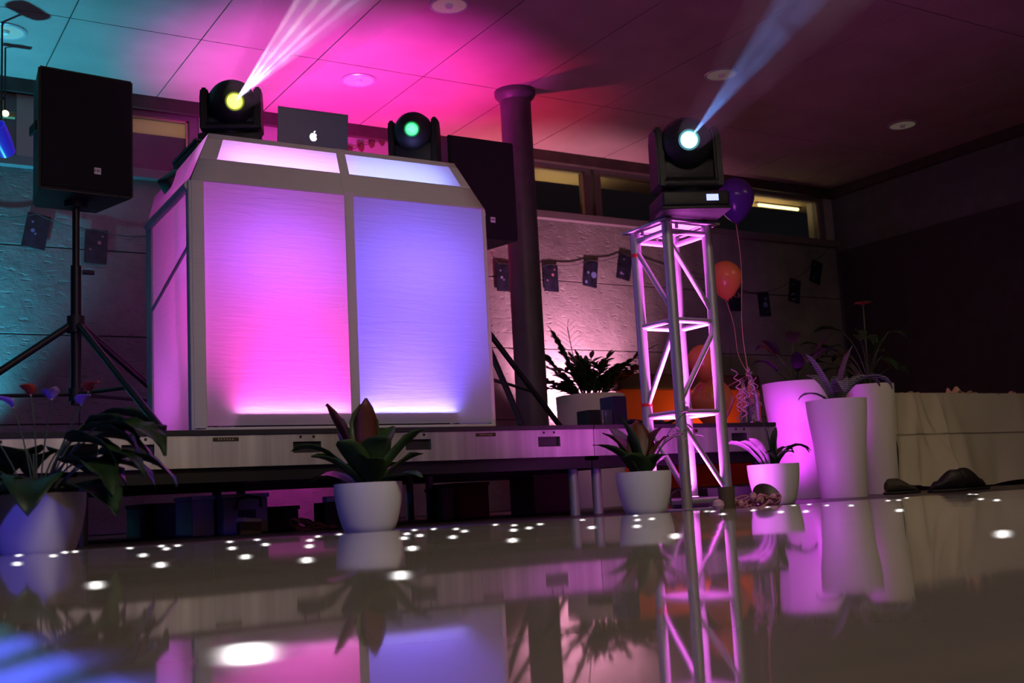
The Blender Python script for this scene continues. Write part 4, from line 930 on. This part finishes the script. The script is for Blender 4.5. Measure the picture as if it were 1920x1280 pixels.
shoe('black shoe on the left below the tablecloth folds', 1776, 920, 7.0, .22, .12, dk, PI+.1)
shoe('black shoe on the right below the tablecloth folds', 1822, 916, 7.3, .25, .13, dk, .5)

# things at the truss foot
random.seed(79)
c0 = atD(1412, 940, 4.85); c0.z = 0
vase = mat('dark_bronze', (.05, .025, .03), .4)
t = thing('fallen_wreath', 'pinkish dried flower wreath lying right of the truss foot', 'wreath', c0, VR)
w1 = MB()
for k in range(16):
    a0_ = random.uniform(0, 6); pts = [Vector((random.uniform(-.08, .08), random.uniform(-.05, .05), .015))]
    for i in range(9): pts.append(pts[-1]+Vector((.022*math.cos(a0_+i*.35), .012*math.sin(a0_+i*.5), .010*math.sin(i*.7+k)+.003)))
    for q in pts: q.z = max(q.z, .006)
    w1.tube(pts, .004, 6)
w1.build('dry_twigs', mat('pink_twig', (.5, .2, .22), .6), t)
w2 = MB()
for k in range(9): w2.lathe([(0, -.014), (.012, -.008), (.016, .002), (.009, .013), (0, .016)], 12, (random.uniform(-.10, .08), random.uniform(-.05, .04), random.uniform(.016, .06)))
w2.build('dry_blossom', mat('pink_blossom', (.62, .30, .38), .7, bump=.5, bscale=60), t)
t = thing('bronze_dish', 'dark oval dish tilted behind the dried flowers', 'dish', atD(1436, 930, 5.1), VR)
t.location.z = .045
MB().lathe([(0, -.010), (.04, -.008), (.062, .006), (.066, .012), (.058, .010), (.035, -.002), (0, -.004)], 32, (0, 0, 0), Euler((.95, .35, 0)).to_matrix()).build('dish', vase, t)
cd = atD(1363, 935, 4.80); cd.z = 0
o = MB().lathe([(0, 0), (.030, 0), (.032, .006), (.036, .10), (.033, .10), (.029, .01), (0, .01)], 24).build('small_flower_pot', mat('brown_pot', (.11, .08, .045), .7), loc=cd); tag(o, 'small brown pot between the truss foot and the dried flowers', 'pot')
cd = atD(1347, 945, 4.76); cd.z = 0
o = MB().lathe([(0, 0), (.018, .004), (.026, .022), (.022, .040), (.008, .05), (0, .05)], 24).build('pink_ball', mat('pink_egg', (.6, .35, .45), .5), loc=cd); tag(o, 'small pink ball beside the brown pot at the truss foot', 'ornament')
kb = atD(1370, 915, 5.75); kb.z = 0
o = MB().box((-.12, 0, 0), (.12, .16, .10), bev=.006).build('equipment_box', black, loc=kb, smooth=False); o.rotation_euler = (0, 0, VR); tag(o, 'black box on the floor behind the truss foot', 'box')
cw = MB(); q0 = atD(1262, 955, 5.0); q0.z = .02
cw.tube([q0, q0+Vector((.01, .03, .05)), q0+Vector((.05, .03, .075)), q0+Vector((.13, .02, .09)), q0+Vector((.14, .08, .015))], .004, 7); tag(cw.build('cable', black), 'black cable curving over the truss base plate', 'cable')

# ---------------------------------------------------------------- clutter below the stage
def crate(label, x0, x1, ytop, Y, dep, m, name='storage_crate', cat='crate', lip=True):
    a = atY(x0, ytop, Y); b_ = atY(x1, ytop, Y); t = thing(name, label, cat, (a.x, Y, 0)); w_ = b_.x-a.x; h_ = a.z
    MB().box((0, 0, 0), (w_, dep, h_-.02), bev=.008).build('body', m, t, smooth=False)
    MB().box((-.006, -.006, h_-.02), (w_+.006, dep+.006, h_), bev=.004).build('lid', m, t, smooth=False)
    return t, w_, h_
frost = mat('frosted_plastic', (.34, .28, .34), .35, bump=.1); redb = mat('dark_red_board', (.20, .02, .03), .7); brown = mat('brown_card', (.12, .07, .05), .8)
t, w_, h_ = crate('tall frosted plastic crate with a handle under the booth end of the stage', 418, 502, 927, 5.4, .35, frost)
hb = MB(); hb.tube([(w_*.25, -.012, h_*.62), (w_*.28, -.03, h_*.86), (w_*.5, -.035, h_*.93), (w_*.78, -.03, h_*.88), (w_*.82, -.012, h_*.66)], .007, 8); hb.build('handle', black, t)
MB().box((w_*.33, -.004, .0), (w_*.72, .0, h_*.6), bev=.002).build('front_recess', mat('crate_recess', (.05, .04, .06), .5), t, smooth=False)
crate('pale frosted crate behind the black stage legs, left of the handled crate', 360, 402, 930, 5.45, .3, frost)
crate('long dark shelf box under the left part of the stage', 262, 355, 945, 6.1, .3, brown)
crate('dark red box standing under the right part of the stage', 856, 916, 905, 5.9, .3, redb, 'cardboard_box', 'box')
crate('brown cardboard box left of the dark red box', 828, 850, 914, 5.7, .2, brown, 'cardboard_box', 'box')
crate('wide dark brown box under the stage near the bare metal legs', 1000, 1075, 890, 6.1, .3, mat('very_dark_brown', (.05, .03, .02), .8), 'cardboard_box', 'box')
crate('black equipment case under the stage behind the front pot', 500, 560, 950, 5.6, .3, black, 'equipment_case', 'case')
wp = thing('white_adapter', 'small white adapter lying in front of the frosted crate', 'adapter', atD(467, 1000, 5.2)); wp.location.z = .055
MB().box((-.05, -.03, 0), (.05, .03, .02), bev=.005, rot=Euler((0, .1, .3)).to_matrix().to_4x4()).build('body', mat('white_plastic', (.75, .6, .6), .4), wp)
MB().box((-.05, -.03, -.055), (.05, .03, 0), bev=.003).build('carton', brown, wp)
cbm = MB(); random.seed(83); p = Vector((2.2, 5.35, .02)); 
for k in range(4):
    pts = [Vector((1.95+.1*k, 5.2+.05*k, .01))]
    for i in range(12): pts.append(pts[-1]+Vector((.05*math.cos(i*.9+k), .03*math.sin(i*1.1+k), .02*math.sin(i*.8+k))))
    for q in pts: q.z = max(q.z, .008)
    cbm.tube(pts, .006, 6)
tag(cbm.build('cable_tangle', mat('pale_cable', (.3, .16, .12), .6)), 'tangle of pale cables on the floor under the booth', 'cable')
ps = thing('power_strip', 'white power strip glinting pink under the stage left of the front pot', 'power strip', (2.36, 5.55, .13))
MB().box((-.12, -.03, 0), (.12, .03, .03), bev=.005).build('body', mat('white_plastic', (.75, .6, .6)), ps)
MB().box((-.14, -.06, -.13), (.14, .10, 0), bev=.004).build('support_box', black, ps, smooth=False)
spot('under_stage_glow', (3.1, 7.75, .42), (-.1, 1, -.15), 9, (1, .06, .75), 120, .9, .05)
